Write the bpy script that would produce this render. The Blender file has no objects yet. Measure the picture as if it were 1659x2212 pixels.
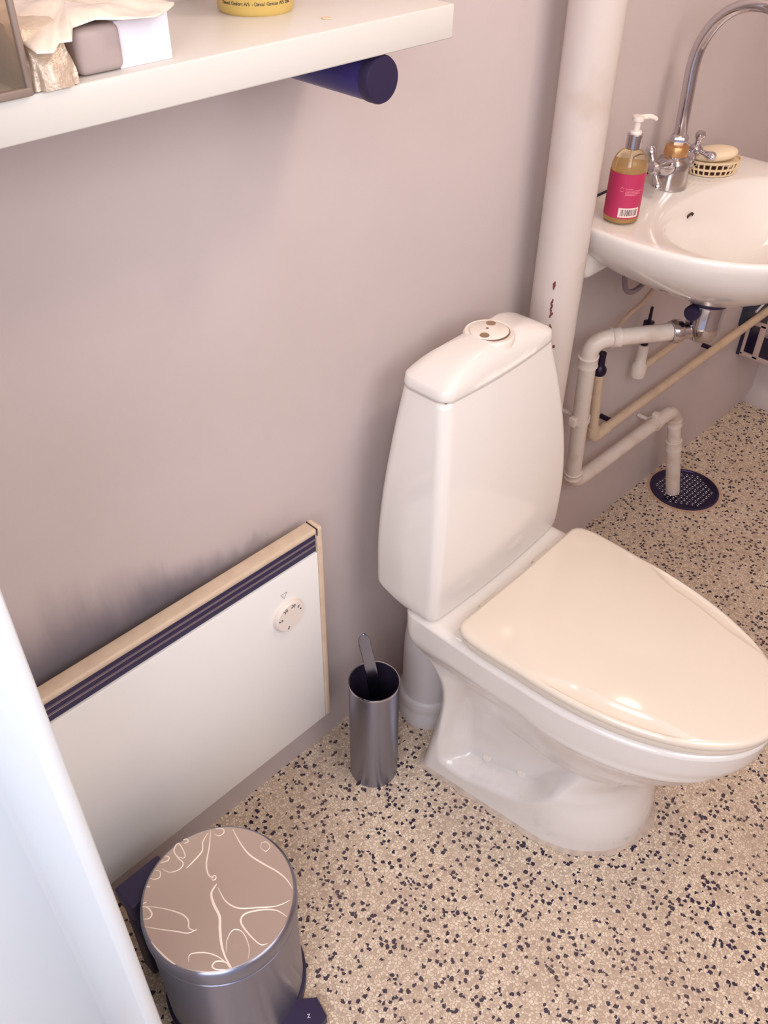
import bpy, bmesh, math, random
from mathutils import Vector, Matrix

random.seed(7)
sc = bpy.context.scene
C = sc.collection
PI = math.pi
sin, cos, sqrt = math.sin, math.cos, math.sqrt

# ------------------------------------------------------------------ camera, world, lights, exposure
cam_d = bpy.data.cameras.new('camera')
cam = bpy.data.objects.new('camera', cam_d)
C.objects.link(cam)
sc.camera = cam
RX = Vector((0.7004514, -0.71363895, 0.00934273))      # image right in the world
RD = Vector((-0.45342544, -0.4550794, -0.7663603))     # image down
RF = Vector((0.55115624, 0.53256191, -0.64234306))     # view direction
M = Matrix(((RX.x, -RD.x, -RF.x, 0.0), (RX.y, -RD.y, -RF.y, -0.8405),
            (RX.z, -RD.z, -RF.z, 1.5), (0, 0, 0, 1)))
cam.matrix_world = M
cam_d.sensor_fit = 'HORIZONTAL'
cam_d.sensor_width = 36.0
cam_d.lens = 36.0 * 1940.0 / 1659.0
cam_d.clip_start = 0.02
cam_d.dof.use_dof = False

w = bpy.data.worlds.new('world')
sc.world = w
w.use_nodes = True
w.node_tree.nodes['Background'].inputs[0].default_value = (0.72, 0.76, 1.0, 1)
w.node_tree.nodes['Background'].inputs[1].default_value = 0.55


def area(name, loc, target, size, size_y, power, color, spread=PI):
    d = bpy.data.lights.new(name, 'AREA')
    d.shape = 'RECTANGLE'
    d.size = size
    d.size_y = size_y
    d.energy = power
    d.color = color
    d.spread = spread
    o = bpy.data.objects.new(name, d)
    C.objects.link(o)
    o.location = loc
    v = Vector(target) - Vector(loc)
    o.rotation_euler = v.to_track_quat('-Z', 'Y').to_euler()
    return o


area('doorway_daylight', (-0.75, -1.15, 1.75), (0.7, -0.2, 0.6), 0.9, 1.3, 15.5, (0.97, 0.98, 1.0))
area('added_fill_light', (0.56, -1.50, 1.50), (0.50, 0.0, 0.80), 0.8, 1.1, 12.6, (0.955, 0.965, 1.0))  # added fill light, brightens the back wall and heater from the front


def point(name, loc, r, power, color):
    d = bpy.data.lights.new(name, 'POINT')
    d.shadow_soft_size = r
    d.energy = power
    d.color = color
    o = bpy.data.objects.new(name, d)
    C.objects.link(o)
    o.location = loc
    return o


point('ceiling_lamp_light', (1.15, -0.85, 2.12), 0.09, 12.0, (1.0, 0.83, 0.66))
point('mirror_lamp_light', (1.62, -0.22, 1.85), 0.05, 1.3, (1.0, 0.80, 0.58))

sc.view_settings.view_transform = 'Standard'
sc.view_settings.look = 'None'
sc.view_settings.gamma = 1.0
sc.view_settings.use_curve_mapping = False
sc.view_settings.exposure = 0.35

# ------------------------------------------------------------------ helpers


def lin(r, g, b):
    f = lambda c: (c / 255.0) / 12.92 if c <= 10 else ((c / 255.0 + 0.055) / 1.055) ** 2.4
    return (f(r), f(g), f(b), 1)


def mat(name, col, rough=0.5, metal=0.0, coat=0.0, trans=0.0, ior=1.45, bump=None, noise=None, aniso=0.0, spec=None, alpha=1.0):
    m = bpy.data.materials.new(name)
    m.use_nodes = True
    nt = m.node_tree
    b = nt.nodes['Principled BSDF']
    b.inputs['Base Color'].default_value = col
    b.inputs['Roughness'].default_value = rough
    b.inputs['Metallic'].default_value = metal
    b.inputs['Coat Weight'].default_value = coat
    b.inputs['Coat Roughness'].default_value = 0.04
    b.inputs['Transmission Weight'].default_value = trans
    b.inputs['IOR'].default_value = ior
    b.inputs['Anisotropic'].default_value = aniso
    b.inputs['Alpha'].default_value = alpha
    if spec is not None:
        b.inputs['Specular IOR Level'].default_value = spec
    if bump or noise:
        tc = nt.nodes.new('ShaderNodeTexCoord')
    if bump:
        sc_, st, di = bump
        n = nt.nodes.new('ShaderNodeTexNoise')
        n.inputs['Scale'].default_value = sc_
        n.inputs['Detail'].default_value = 5
        bp = nt.nodes.new('ShaderNodeBump')
        bp.inputs['Strength'].default_value = st
        bp.inputs['Distance'].default_value = di
        nt.links.new(tc.outputs['Object'], n.inputs['Vector'])
        nt.links.new(n.outputs['Fac'], bp.inputs['Height'])
        nt.links.new(bp.outputs['Normal'], b.inputs['Normal'])
    if noise:
        sc_, c2, lo, hi = noise
        n = nt.nodes.new('ShaderNodeTexNoise')
        n.inputs['Scale'].default_value = sc_
        n.inputs['Detail'].default_value = 6
        nt.links.new(tc.outputs['Object'], n.inputs['Vector'])
        r = nt.nodes.new('ShaderNodeMapRange')
        r.inputs['From Min'].default_value = lo
        r.inputs['From Max'].default_value = hi
        nt.links.new(n.outputs['Fac'], r.inputs['Value'])
        mx = nt.nodes.new('ShaderNodeMix')
        mx.data_type = 'RGBA'
        mx.inputs['A'].default_value = col
        mx.inputs['B'].default_value = c2
        nt.links.new(r.outputs['Result'], mx.inputs['Factor'])
        nt.links.new(mx.outputs['Result'], b.inputs['Base Color'])
    return m


def finish(bm, name, m, parent=None, smooth=True, angle=40):
    bmesh.ops.remove_doubles(bm, verts=bm.verts, dist=1e-6)
    bmesh.ops.recalc_face_normals(bm, faces=bm.faces)
    me = bpy.data.meshes.new(name)
    if smooth:
        for e in bm.edges:
            if len(e.link_faces) == 2 and e.calc_face_angle(0) > math.radians(angle):
                e.smooth = False
        for f in bm.faces:
            f.smooth = True
    bm.to_mesh(me)
    bm.free()
    o = bpy.data.objects.new(name, me)
    if m:
        me.materials.append(m)
    C.objects.link(o)
    if parent:
        o.parent = parent
    return o


def tag(o, label=None, cat=None, group=None, kind=None):
    if label:
        o['label'] = label
    if cat:
        o['category'] = cat
    if group:
        o['group'] = group
    if kind:
        o['kind'] = kind
    return o


def empty(name, loc, label, cat, rz=0.0, group=None):
    o = bpy.data.objects.new(name, None)
    C.objects.link(o)
    o.location = loc
    o.rotation_euler = (0, 0, rz)
    return tag(o, label, cat, group)


def add_box(bm, x0, x1, y0, y1, z0, z1, bev=0.0, seg=2):
    t = bmesh.new()
    bmesh.ops.create_cube(t, size=1)
    for v in t.verts:
        v.co = Vector(((x0 + x1) / 2 + v.co.x * (x1 - x0), (y0 + y1) / 2 + v.co.y * (y1 - y0), (z0 + z1) / 2 + v.co.z * (z1 - z0)))
    if bev > 0:
        bmesh.ops.bevel(t, geom=t.edges[:], offset=bev, segments=seg, affect='EDGES', profile=0.5)
    me = bpy.data.meshes.new('tmp')
    t.to_mesh(me)
    t.free()
    bm.from_mesh(me)
    bpy.data.meshes.remove(me)


def box(name, x0, x1, y0, y1, z0, z1, m, parent=None, bev=0.0, seg=2):
    bm = bmesh.new()
    add_box(bm, x0, x1, y0, y1, z0, z1, bev, seg)
    return finish(bm, name, m, parent, smooth=bev > 0, angle=50)


def add_loft(bm, rings, cap0=True, cap1=True):
    vr = [[bm.verts.new(p) for p in r] for r in rings]
    n = len(vr[0])
    for a, b in zip(vr, vr[1:]):
        for i in range(n):
            j = (i + 1) % n
            bm.faces.new((a[i], a[j], b[j], b[i]))
    if cap0:
        bm.faces.new(list(reversed(vr[0])))
    if cap1:
        bm.faces.new(vr[-1])
    return vr


def add_lathe(bm, prof, cx=0, cy=0, z0=0, n=48, mtx=None):
    """prof: list of (r, z); r=0 gives a pole."""
    prev = None
    for r, z in prof:
        if r < 1e-7:
            p = Vector((cx, cy, z0 + z))
            cur = [bm.verts.new(mtx @ p if mtx else p)]
        else:
            cur = []
            for i in range(n):
                a = 2 * PI * i / n
                p = Vector((cx + r * cos(a), cy + r * sin(a), z0 + z))
                cur.append(bm.verts.new(mtx @ p if mtx else p))
        if prev:
            if len(prev) == 1 and len(cur) > 1:
                for i in range(n):
                    bm.faces.new((prev[0], cur[i], cur[(i + 1) % n]))
            elif len(cur) == 1 and len(prev) > 1:
                for i in range(n):
                    bm.faces.new((prev[(i + 1) % n], prev[i], cur[0]))
            elif len(cur) > 1:
                for i in range(n):
                    j = (i + 1) % n
                    bm.faces.new((prev[i], prev[j], cur[j], cur[i]))
        prev = cur


def lathe(name, prof, m, parent=None, cx=0, cy=0, z0=0, n=48, mtx=None, angle=40):
    bm = bmesh.new()
    add_lathe(bm, prof, cx, cy, z0, n, mtx)
    return finish(bm, name, m, parent, angle=angle)


def spline(pts, sub=8):
    P = [Vector(p) for p in pts]
    out = []
    for i in range(len(P) - 1):
        p0 = P[max(i - 1, 0)]
        p1 = P[i]
        p2 = P[i + 1]
        p3 = P[min(i + 2, len(P) - 1)]
        for k in range(sub):
            t = k / sub
            out.append(0.5 * ((2 * p1) + (-p0 + p2) * t + (2 * p0 - 5 * p1 + 4 * p2 - p3) * t * t + (-p0 + 3 * p1 - 3 * p2 + p3) * t ** 3))
    out.append(P[-1])
    return out


def fillet(pts, rad, seg=8):
    """polyline with rounded corners"""
    P = [Vector(p) for p in pts]
    out = [P[0]]
    for i in range(1, len(P) - 1):
        a = (P[i - 1] - P[i])
        b = (P[i + 1] - P[i])
        r = min(rad, a.length * 0.49, b.length * 0.49)
        pa = P[i] + a.normalized() * r
        pb = P[i] + b.normalized() * r
        for k in range(seg + 1):
            t = k / seg
            out.append(pa.lerp(P[i], t).lerp(P[i].lerp(pb, t), t))
    out.append(P[-1])
    return out


def add_tube(bm, pts, r, n=20, caps=True):
    pts = [Vector(p) for p in pts]
    rs = r if isinstance(r, (list, tuple)) else [r] * len(pts)
    up = None
    rings = []
    for i, p in enumerate(pts):
        if i == 0:
            d = pts[1] - pts[0]
        elif i == len(pts) - 1:
            d = pts[-1] - pts[-2]
        else:
            d = (pts[i + 1] - pts[i]).normalized() + (pts[i] - pts[i - 1]).normalized()
        d.normalize()
        if up is None:
            up = d.orthogonal().normalized()
        up = (up - d * up.dot(d)).normalized()
        s = d.cross(up)
        rings.append([p + (up * cos(2 * PI * k / n) + s * sin(2 * PI * k / n)) * rs[i] for k in range(n)])
    add_loft(bm, rings, caps, caps)


def tube(name, pts, r, m, parent=None, n=20, caps=True):
    bm = bmesh.new()
    add_tube(bm, pts, r, n, caps)
    return finish(bm, name, m, parent, angle=50)


def text(name, s, size, loc, rot, m, parent=None, depth=0.0002, align='CENTER'):
    cu = bpy.data.curves.new(name, 'FONT')
    cu.body = s
    cu.size = size
    cu.extrude = depth
    cu.align_x = align
    cu.align_y = 'CENTER'
    o = bpy.data.objects.new('tmp_text', cu)
    C.objects.link(o)
    dg = bpy.context.evaluated_depsgraph_get()
    me = bpy.data.meshes.new_from_object(o.evaluated_get(dg))
    bpy.data.objects.remove(o)
    me.materials.clear()
    me.materials.append(m)
    r = bpy.data.objects.new(name, me)
    C.objects.link(r)
    r.location = loc
    r.rotation_euler = rot
    if parent:
        r.parent = parent
    return r


def smooth01(a, b, x):
    t = max(0.0, min(1.0, (x - a) / (b - a)))
    return t * t * (3 - 2 * t)


def interp(tab, x):
    if x <= tab[0][0]:
        return tab[0][1]
    for (a, va), (b, vb) in zip(tab, tab[1:]):
        if x <= b:
            return va + (vb - va) * (x - a) / (b - a)
    return tab[-1][1]


def sinterp(tab, x):
    """monotone-ish smooth interpolation"""
    if x <= tab[0][0]:
        return tab[0][1]
    n = len(tab)
    for i in range(n - 1):
        a, va = tab[i]
        b, vb = tab[i + 1]
        if x <= b:
            t = (x - a) / (b - a)
            ma = (vb - tab[i - 1][1]) / (b - tab[i - 1][0]) if i > 0 else (vb - va) / (b - a)
            mb = (tab[i + 2][1] - va) / (tab[i + 2][0] - a) if i < n - 2 else (vb - va) / (b - a)
            h = b - a
            return (2 * t ** 3 - 3 * t ** 2 + 1) * va + (t ** 3 - 2 * t ** 2 + t) * h * ma + (-2 * t ** 3 + 3 * t ** 2) * vb + (t ** 3 - t ** 2) * h * mb
    return tab[-1][1]


# ------------------------------------------------------------------ materials
ceramic = mat('glazed_white_ceramic', lin(234, 226, 220), 0.16, coat=0.5, bump=(9, 0.04, 0.004))
plastic_white = mat('white_plastic', lin(238, 226, 216), 0.28, coat=0.2)
seat_plastic = mat('cream_white_seat_plastic', lin(228, 214, 198), 0.13, coat=0.5)
shelf_white = mat('white_painted_board', lin(212, 206, 199), 0.32, bump=(60, 0.03, 0.001))
door_white = mat('white_gloss_paint', lin(232, 236, 240), 0.3, bump=(40, 0.03, 0.001))
wall_mat = mat('painted_wall', lin(206, 192, 190), 0.48, bump=(28, 0.22, 0.004), noise=(3.0, lin(199, 185, 182), 0.35, 0.7))
wall_darkened = mat('painted_wall_with_dark_patch', lin(206, 192, 190), 0.48, bump=(28, 0.22, 0.004), noise=(3.0, lin(199, 185, 182), 0.35, 0.7))


def add_dark_patch(m):
    """darkens the wall above the heater, fading upwards and towards the right"""
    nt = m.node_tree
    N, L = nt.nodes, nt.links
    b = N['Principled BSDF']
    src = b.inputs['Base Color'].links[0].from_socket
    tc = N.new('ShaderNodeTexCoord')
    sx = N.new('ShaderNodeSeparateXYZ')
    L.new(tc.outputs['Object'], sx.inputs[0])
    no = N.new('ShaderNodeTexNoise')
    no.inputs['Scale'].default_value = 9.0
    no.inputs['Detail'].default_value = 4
    st = N.new('ShaderNodeMapping')          # streaks stretched upwards
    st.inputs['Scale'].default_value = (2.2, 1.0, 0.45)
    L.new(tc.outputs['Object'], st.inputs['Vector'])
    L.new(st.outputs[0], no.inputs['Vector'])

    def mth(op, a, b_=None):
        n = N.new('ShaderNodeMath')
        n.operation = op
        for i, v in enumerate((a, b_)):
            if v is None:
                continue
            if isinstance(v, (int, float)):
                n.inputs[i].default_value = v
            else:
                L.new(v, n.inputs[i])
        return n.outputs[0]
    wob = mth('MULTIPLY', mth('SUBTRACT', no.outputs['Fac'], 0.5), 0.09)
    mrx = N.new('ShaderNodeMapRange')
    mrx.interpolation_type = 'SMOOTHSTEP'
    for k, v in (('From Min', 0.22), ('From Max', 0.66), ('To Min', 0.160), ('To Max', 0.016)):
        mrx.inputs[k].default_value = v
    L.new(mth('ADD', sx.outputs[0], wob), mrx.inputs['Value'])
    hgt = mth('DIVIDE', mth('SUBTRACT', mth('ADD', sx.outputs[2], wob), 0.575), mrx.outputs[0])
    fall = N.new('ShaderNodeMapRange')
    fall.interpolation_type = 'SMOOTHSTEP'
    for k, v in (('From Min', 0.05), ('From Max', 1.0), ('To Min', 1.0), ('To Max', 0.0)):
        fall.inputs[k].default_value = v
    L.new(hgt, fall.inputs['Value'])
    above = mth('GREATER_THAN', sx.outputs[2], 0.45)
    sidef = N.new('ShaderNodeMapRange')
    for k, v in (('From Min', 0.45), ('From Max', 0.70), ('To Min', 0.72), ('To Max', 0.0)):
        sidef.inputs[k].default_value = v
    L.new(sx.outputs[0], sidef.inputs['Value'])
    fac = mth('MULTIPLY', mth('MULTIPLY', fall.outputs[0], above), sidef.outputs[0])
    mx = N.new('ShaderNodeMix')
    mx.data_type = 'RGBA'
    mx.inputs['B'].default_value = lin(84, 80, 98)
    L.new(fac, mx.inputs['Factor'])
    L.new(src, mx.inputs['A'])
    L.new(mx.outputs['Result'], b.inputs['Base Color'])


add_dark_patch(wall_darkened)  # darker tone mixed into the wall colour above the heater
ceil_mat = mat('white_ceiling', lin(225, 215, 210), 0.8)
pipe_paint = mat('painted_iron_pipe', lin(210, 197, 190), 0.34, bump=(35, 0.25, 0.003), noise=(14, lin(201, 184, 172), 0.55, 0.75))
pvc = mat('white_pvc', lin(224, 208, 196), 0.36, noise=(22, lin(200, 178, 158), 0.5, 0.8))
pvc_old = mat('yellowed_plastic_pipe', lin(212, 186, 158), 0.42, noise=(22, lin(188, 158, 134), 0.5, 0.8))
chrome = mat('chrome', lin(205, 200, 205), 0.09, metal=1.0)
chrome_worn = mat('worn_chrome', lin(190, 182, 180), 0.17, metal=1.0, bump=(60, 0.12, 0.002))
steel = mat('brushed_steel', lin(152, 153, 170), 0.25, metal=1.0, bump=(300, 0.03, 0.0005))
_nt = steel.node_tree
_tg = _nt.nodes.new('ShaderNodeTangent')
_tg.direction_type = 'RADIAL'
_tg.axis = 'Z'
_b = _nt.nodes['Principled BSDF']
_nt.links.new(_tg.outputs[0], _b.inputs['Tangent'])
_b.inputs['Anisotropic'].default_value = 0.85
_b.inputs['Anisotropic Rotation'].default_value = 0.25
_b.inputs['Roughness'].default_value = 0.30
steel_lid = mat('satin_steel_lid', lin(204, 184, 172), 0.38, metal=0.75)
crease_reflection_mat = mat('film_crease_reflection', lin(250, 234, 218), 0.3, metal=0.2)
navy_black = mat('navy_black_plastic', lin(44, 34, 66), 0.42)
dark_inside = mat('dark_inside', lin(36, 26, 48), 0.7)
navy_rod = mat('navy_painted_rod', lin(46, 36, 98), 0.3, coat=0.2)
heater_panel = mat('heater_white_enamel', lin(244, 241, 238), 0.32, bump=(120, 0.06, 0.0006))
heater_trim = mat('heater_beige_trim', lin(216, 194, 170), 0.4, noise=(40, lin(206, 182, 158), 0.4, 0.7))
grille_dark = mat('grille_dark', lin(48, 40, 74), 0.5)
grille_fin = mat('grille_fin', lin(176, 158, 164), 0.3, metal=0.6)
ink = mat('grey_ink', lin(120, 104, 104), 0.6)
ink_dark = mat('dark_ink', lin(70, 56, 60), 0.6)
groove_mat = mat('shadow_gap', lin(120, 96, 80), 0.8)
paint_grey_blue = mat('wall_base_paint', lin(196, 182, 186), 0.5, bump=(30, 0.2, 0.003))


def terrazzo():
    m = bpy.data.materials.new('terrazzo')
    m.use_nodes = True
    nt = m.node_tree
    N, L = nt.nodes, nt.links
    b = N['Principled BSDF']
    b.inputs['Roughness'].default_value = 0.42
    b.inputs['Specular IOR Level'].default_value = 0.35
    tc = N.new('ShaderNodeTexCoord')
    dn = N.new('ShaderNodeTexNoise')
    dn.inputs['Scale'].default_value = 190
    dn.inputs['Detail'].default_value = 2
    L.new(tc.outputs['Object'], dn.inputs['Vector'])
    sub = N.new('ShaderNodeVectorMath')
    sub.operation = 'SUBTRACT'
    L.new(dn.outputs['Color'], sub.inputs[0])
    sub.inputs[1].default_value = (0.5, 0.5, 0.5)
    mul = N.new('ShaderNodeVectorMath')
    mul.operation = 'SCALE'
    mul.inputs['Scale'].default_value = 0.0085
    L.new(sub.outputs[0], mul.inputs[0])
    add = N.new('ShaderNodeVectorMath')
    L.new(tc.outputs['Object'], add.inputs[0])
    L.new(mul.outputs[0], add.inputs[1])

    def vor(scale, feat, rnd=1.0, vec=None):
        v = N.new('ShaderNodeTexVoronoi')
        v.voronoi_dimensions = '2D'
        v.feature = feat
        v.inputs['Scale'].default_value = scale
        v.inputs['Randomness'].default_value = rnd
        L.new(vec or add.outputs[0], v.inputs['Vector'])
        return v
    v1 = vor(185, 'F1')
    v1e = vor(185, 'DISTANCE_TO_EDGE')
    sep = N.new('ShaderNodeSeparateColor')
    L.new(v1.outputs['Color'], sep.inputs[0])
    ramp = N.new('ShaderNodeValToRGB')
    el = ramp.color_ramp.elements
    el[0].position = 0.0
    el[0].color = lin(192, 170, 152)
    el[1].position = 1.0
    el[1].color = lin(246, 230, 208)
    e = el.new(0.30)
    e.color = lin(220, 198, 174)
    e = el.new(0.6)
    e.color = lin(236, 217, 194)
    L.new(sep.outputs[0], ramp.inputs[0])
    gr = N.new('ShaderNodeMapRange')
    gr.inputs['From Min'].default_value = 0.0
    gr.inputs['From Max'].default_value = 0.24
    L.new(v1e.outputs['Distance'], gr.inputs['Value'])
    mx = N.new('ShaderNodeMix')
    mx.data_type = 'RGBA'
    mx.inputs['A'].default_value = lin(184, 160, 140)
    L.new(gr.outputs[0], mx.inputs['Factor'])
    L.new(ramp.outputs[0], mx.inputs['B'])
    # dark chips
    last = mx.outputs['Result']
    for scale, thr, size, off in ((110, 0.84, 0.42, 0.0), (155, 0.90, 0.44, 3.3)):
        mp = N.new('ShaderNodeMapping')
        mp.inputs['Location'].default_value = (off, off * 0.7, 0)
        L.new(add.outputs[0], mp.inputs['Vector'])
        v2 = vor(scale, 'F1', 1.0, mp.outputs[0])
        s2 = N.new('ShaderNodeSeparateColor')
        L.new(v2.outputs['Color'], s2.inputs[0])
        gt = N.new('ShaderNodeMath')
        gt.operation = 'GREATER_THAN'
        gt.inputs[1].default_value = thr
        L.new(s2.outputs[1], gt.inputs[0])
        mr = N.new('ShaderNodeMapRange')
        mr.inputs['From Min'].default_value = size
        mr.inputs['From Max'].default_value = size - 0.05
        L.new(v2.outputs['Distance'], mr.inputs['Value'])
        ml = N.new('ShaderNodeMath')
        ml.operation = 'MULTIPLY'
        L.new(gt.outputs[0], ml.inputs[0])
        L.new(mr.outputs[0], ml.inputs[1])
        m2 = N.new('ShaderNodeMix')
        m2.data_type = 'RGBA'
        m2.inputs['B'].default_value = lin(38, 32, 58)
        L.new(ml.outputs[0], m2.inputs['Factor'])
        L.new(last, m2.inputs['A'])
        last = m2.outputs['Result']
    # grime: broad, soft variation of the old floor
    gn = N.new('ShaderNodeTexNoise')
    gn.inputs['Scale'].default_value = 5.0
    L.new(tc.outputs['Object'], gn.inputs['Vector'])
    g2 = N.new('ShaderNodeMapRange')
    g2.inputs['From Min'].default_value = 0.35
    g2.inputs['From Max'].default_value = 0.75
    g2.inputs['To Min'].default_value = 0.0
    g2.inputs['To Max'].default_value = 0.25
    L.new(gn.outputs['Fac'], g2.inputs['Value'])
    m3 = N.new('ShaderNodeMix')
    m3.data_type = 'RGBA'
    m3.inputs['B'].default_value = lin(168, 140, 124)
    L.new(g2.outputs[0], m3.inputs['Factor'])
    L.new(last, m3.inputs['A'])
    L.new(m3.outputs['Result'], b.inputs['Base Color'])
    bp = N.new('ShaderNodeBump')
    bp.inputs['Strength'].default_value = 0.25
    bp.inputs['Distance'].default_value = 0.0006
    L.new(gr.outputs[0], bp.inputs['Height'])
    L.new(bp.outputs[0], b.inputs['Normal'])
    return m


floor_mat = terrazzo()

# ------------------------------------------------------------------ room
XN, XF, YR, ZC = 0.132, 2.50, -1.55, 2.40
S = lambda o: tag(o, kind='structure')
S(box('floor', 0.1135, XF + 0.1, YR - 0.1, 0.1, -0.10, 0.0, floor_mat))
S(box('floor_hall', -1.6, 0.1135, YR - 0.1, 0.1, -0.14, -0.06, floor_mat))
S(box('ceiling', 0.0, XF + 0.1, YR - 0.1, 0.1, ZC, ZC + 0.06, ceil_mat))
S(box('wall_back', XN, XF, 0.0, 0.1, 0.0, ZC, wall_darkened))
S(box('wall_left', -1.6, 0.1095, -0.1532, 0.1, -0.06, ZC, door_white))
S(box('wall_far', XF, XF + 0.1, YR, 0.1, 0.0, ZC, wall_mat))
S(box('wall_front', 0.1, XF, YR - 0.1, YR, 0.0, ZC, wall_mat))
S(box('wall_near', 0.02, XN - 0.02, YR, -1.30, -0.06, ZC, wall_mat))
# the rounded foot of the far wall
bm = bmesh.new()
for k in range(9):
    a0 = PI / 2 * k / 8
pts = [(XF - 0.055 * (1 - sin(PI / 2 * k / 8)), 0.055 * (1 - cos(PI / 2 * k / 8))) for k in range(9)]
va = [bm.verts.new((x, YR, z)) for x, z in pts]
vb = [bm.verts.new((x, 0.0, z)) for x, z in pts]
for i in range(8):
    bm.faces.new((va[i], va[i + 1], vb[i + 1], vb[i]))
ca = bm.verts.new((XF, YR, 0)); cb = bm.verts.new((XF, 0, 0))
S(finish(bm, 'baseboard_far', wall_mat))

bm = bmesh.new()
for x0, x1, z0, z1 in ((0.12, 0.16, 0.93, 2.07), (0.96, 1.00, 0.93, 2.07), (0.12, 1.00, 0.93, 0.97), (0.12, 1.00, 2.03, 2.07)):
    add_box(bm, x0, x1, YR, YR + 0.03, z0, z1, 0.003)
added_win = S(finish(bm, 'added_window_1', door_white, angle=50))  # unseen frame, added to go with the fill light
box('added_window_pane', 0.16, 0.96, YR + 0.002, YR + 0.008, 0.97, 2.03, mat('added_pane_glass', lin(236, 240, 246), 0.5), added_win)  # unseen pane, added behind the fill light

# door frame at the left: a casing with a bevelled edge and a shallow step
bm = bmesh.new()
prof = [(0.1305, -0.3495), (0.129, -0.352), (0.1155, -0.352), (0.113, -0.349), (0.113, -0.158), (0.1105, -0.1545), (0.106, -0.1535),
        (0.106, -0.004), (XN, -0.004), (XN, -0.346)]
add_loft(bm, [[(x, y, -0.06) for x, y in prof], [(x, y, ZC) for x, y in prof]])
S(finish(bm, 'trim_1', door_white, angle=60))

# ------------------------------------------------------------------ toilet (local frame: wall at y=0, front towards -y)
toilet = empty('toilet', (0.957, 0.0, 0.0), 'white close-coupled toilet with closed lid, standing against the lilac wall', 'toilet', rz=math.radians(1.5))

def oval_w(f, tip):
    """half width of the lid / rim outline at distance f from the wall, with its tip at the given distance"""
    L0 = 0.36
    if f <= L0:
        return sinterp([(0.10, 0.176), (0.18, 0.1785), (0.235, 0.1795), (0.27, 0.1800), (0.30, 0.1805), (0.36, 0.1780)], f)
    q = max(0.0, 1 - ((f - L0) / (tip - L0)) ** 2.2)
    return 0.178 * sqrt(q)


FB = [(0.0, 0.172), (0.08, 0.184), (0.14, 0.193), (0.20, 0.197), (0.25, 0.190), (0.285, 0.170), (0.31, 0.148), (0.335, 0.132), (0.36, 0.126), (0.405, 0.124)]
FF = [(0.0, 0.568), (0.04, 0.566), (0.08, 0.552), (0.11, 0.536), (0.14, 0.530), (0.17, 0.548), (0.21, 0.585), (0.25, 0.620), (0.29, 0.652), (0.33, 0.677), (0.345, 0.685), (0.36, 0.691), (0.405, 0.695)]
WBZ = [(0.12, 0.085), (0.16, 0.104), (0.20, 0.124), (0.25, 0.143), (0.30, 0.156), (0.345, 0.165)]


def smax(a, b, k=0.012):
    h = max(0.0, min(1.0, 0.5 + 0.5 * (a - b) / k))
    return b * (1 - h) + a * h + k * h * (1 - h)


def under(f, z):
    ff = sinterp(FF, z)
    core = 0.167 - 0.095 * max(0.0, f - 0.19)
    core *= interp([(0, 1.0), (0.02, 0.985), (0.10, 0.955), (0.20, 0.935), (0.28, 0.95), (0.34, 1.0)], z)
    # scooped recess with the bolts
    fr_ = 0.372 + 0.55 * max(0, z - 0.07)
    rec = smooth01(0.205 + 0.10 * max(0, 0.10 - z), 0.250 + 0.10 * max(0, 0.10 - z), f) * (1 - smooth01(fr_, fr_ + 0.050, f))
    zb = 0.034 + 0.30 * max(0, f - 0.28) + 4.0 * max(0, f - 0.36) ** 2
    shelf = smooth01(zb, zb + 0.016, z)
    rec *= shelf * (1 - smooth01(0.11, 0.33, z))
    core -= 0.048 * rec
    # the column under the bowl narrows upwards into it
    fade = smooth01(0.37, 0.50, f) * smooth01(0.12, 0.24, z)
    core *= 1 - 0.25 * fade
    wb = interp(WBZ, z) if z > 0.12 else 0.0
    bowl = 0.0
    if z > 0.10:
        if f < 0.46:
            q = 1 - ((0.46 - f) / 0.29) ** 2
            bowl = wb * sqrt(max(0, q))
        else:
            bowl = wb
        bowl *= smooth01(0.10, 0.20, z)
    v = smax(core, bowl)
    cf = interp([(0.0, 0.15), (0.12, 0.13), (0.17, 0.17), (0.22, 0.22), (0.34, 0.26)], z)
    if f > ff - cf:
        q = 1 - ((f - (ff - cf)) / cf) ** 2.15
        v *= sqrt(max(0, q))
    return v


def half_w(f, z):
    fb, ff = sinterp(FB, z), sinterp(FF, z)
    if z < 0.30:
        v = under(f, z)
    else:
        t = smooth01(0.30, 0.352, z)
        v = under(f, z) * (1 - t) + interp_band(f, ff) * t
        v += 0.0035 * math.exp(-((z - 0.332) / 0.007) ** 2) * smooth01(0.27, 0.42, f) * (1 if f < ff - 0.03 else 0.0)
    cb = 0.022
    if f < fb + cb:
        q = 1 - ((fb + cb - f) / cb) ** 2
        v = (v - 0.022) + 0.022 * sqrt(max(0, q))
    return max(v, 0.0)


def interp_band(f, ff):
    return oval_w(f, ff)


def body_ring(z, inset=0.0, n=120, zz=None):
    fb, ff = sinterp(FB, z), sinterp(FF, z)
    half = []
    for i in range(n + 1):
        t = (1 - cos(PI * i / n)) / 2
        t = 0.65 * t + 0.35 * (i / n) if 0 < i < n else t
        f = fb + (ff - fb) * t
        wv = half_w(f, z)
        if inset:
            f = fb + inset + (ff - fb - 2 * inset) * t
            wv = max(0.0, wv - inset) if i < n else 0.0
        half.append((wv, f))
    half[-1] = (0.0, half[-1][1])
    zz = z if zz is None else zz
    ring = [(-a, -f, zz) for a, f in half]
    ring += [(a, -f, zz) for a, f in reversed(half[:-1])]
    return ring


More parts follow.
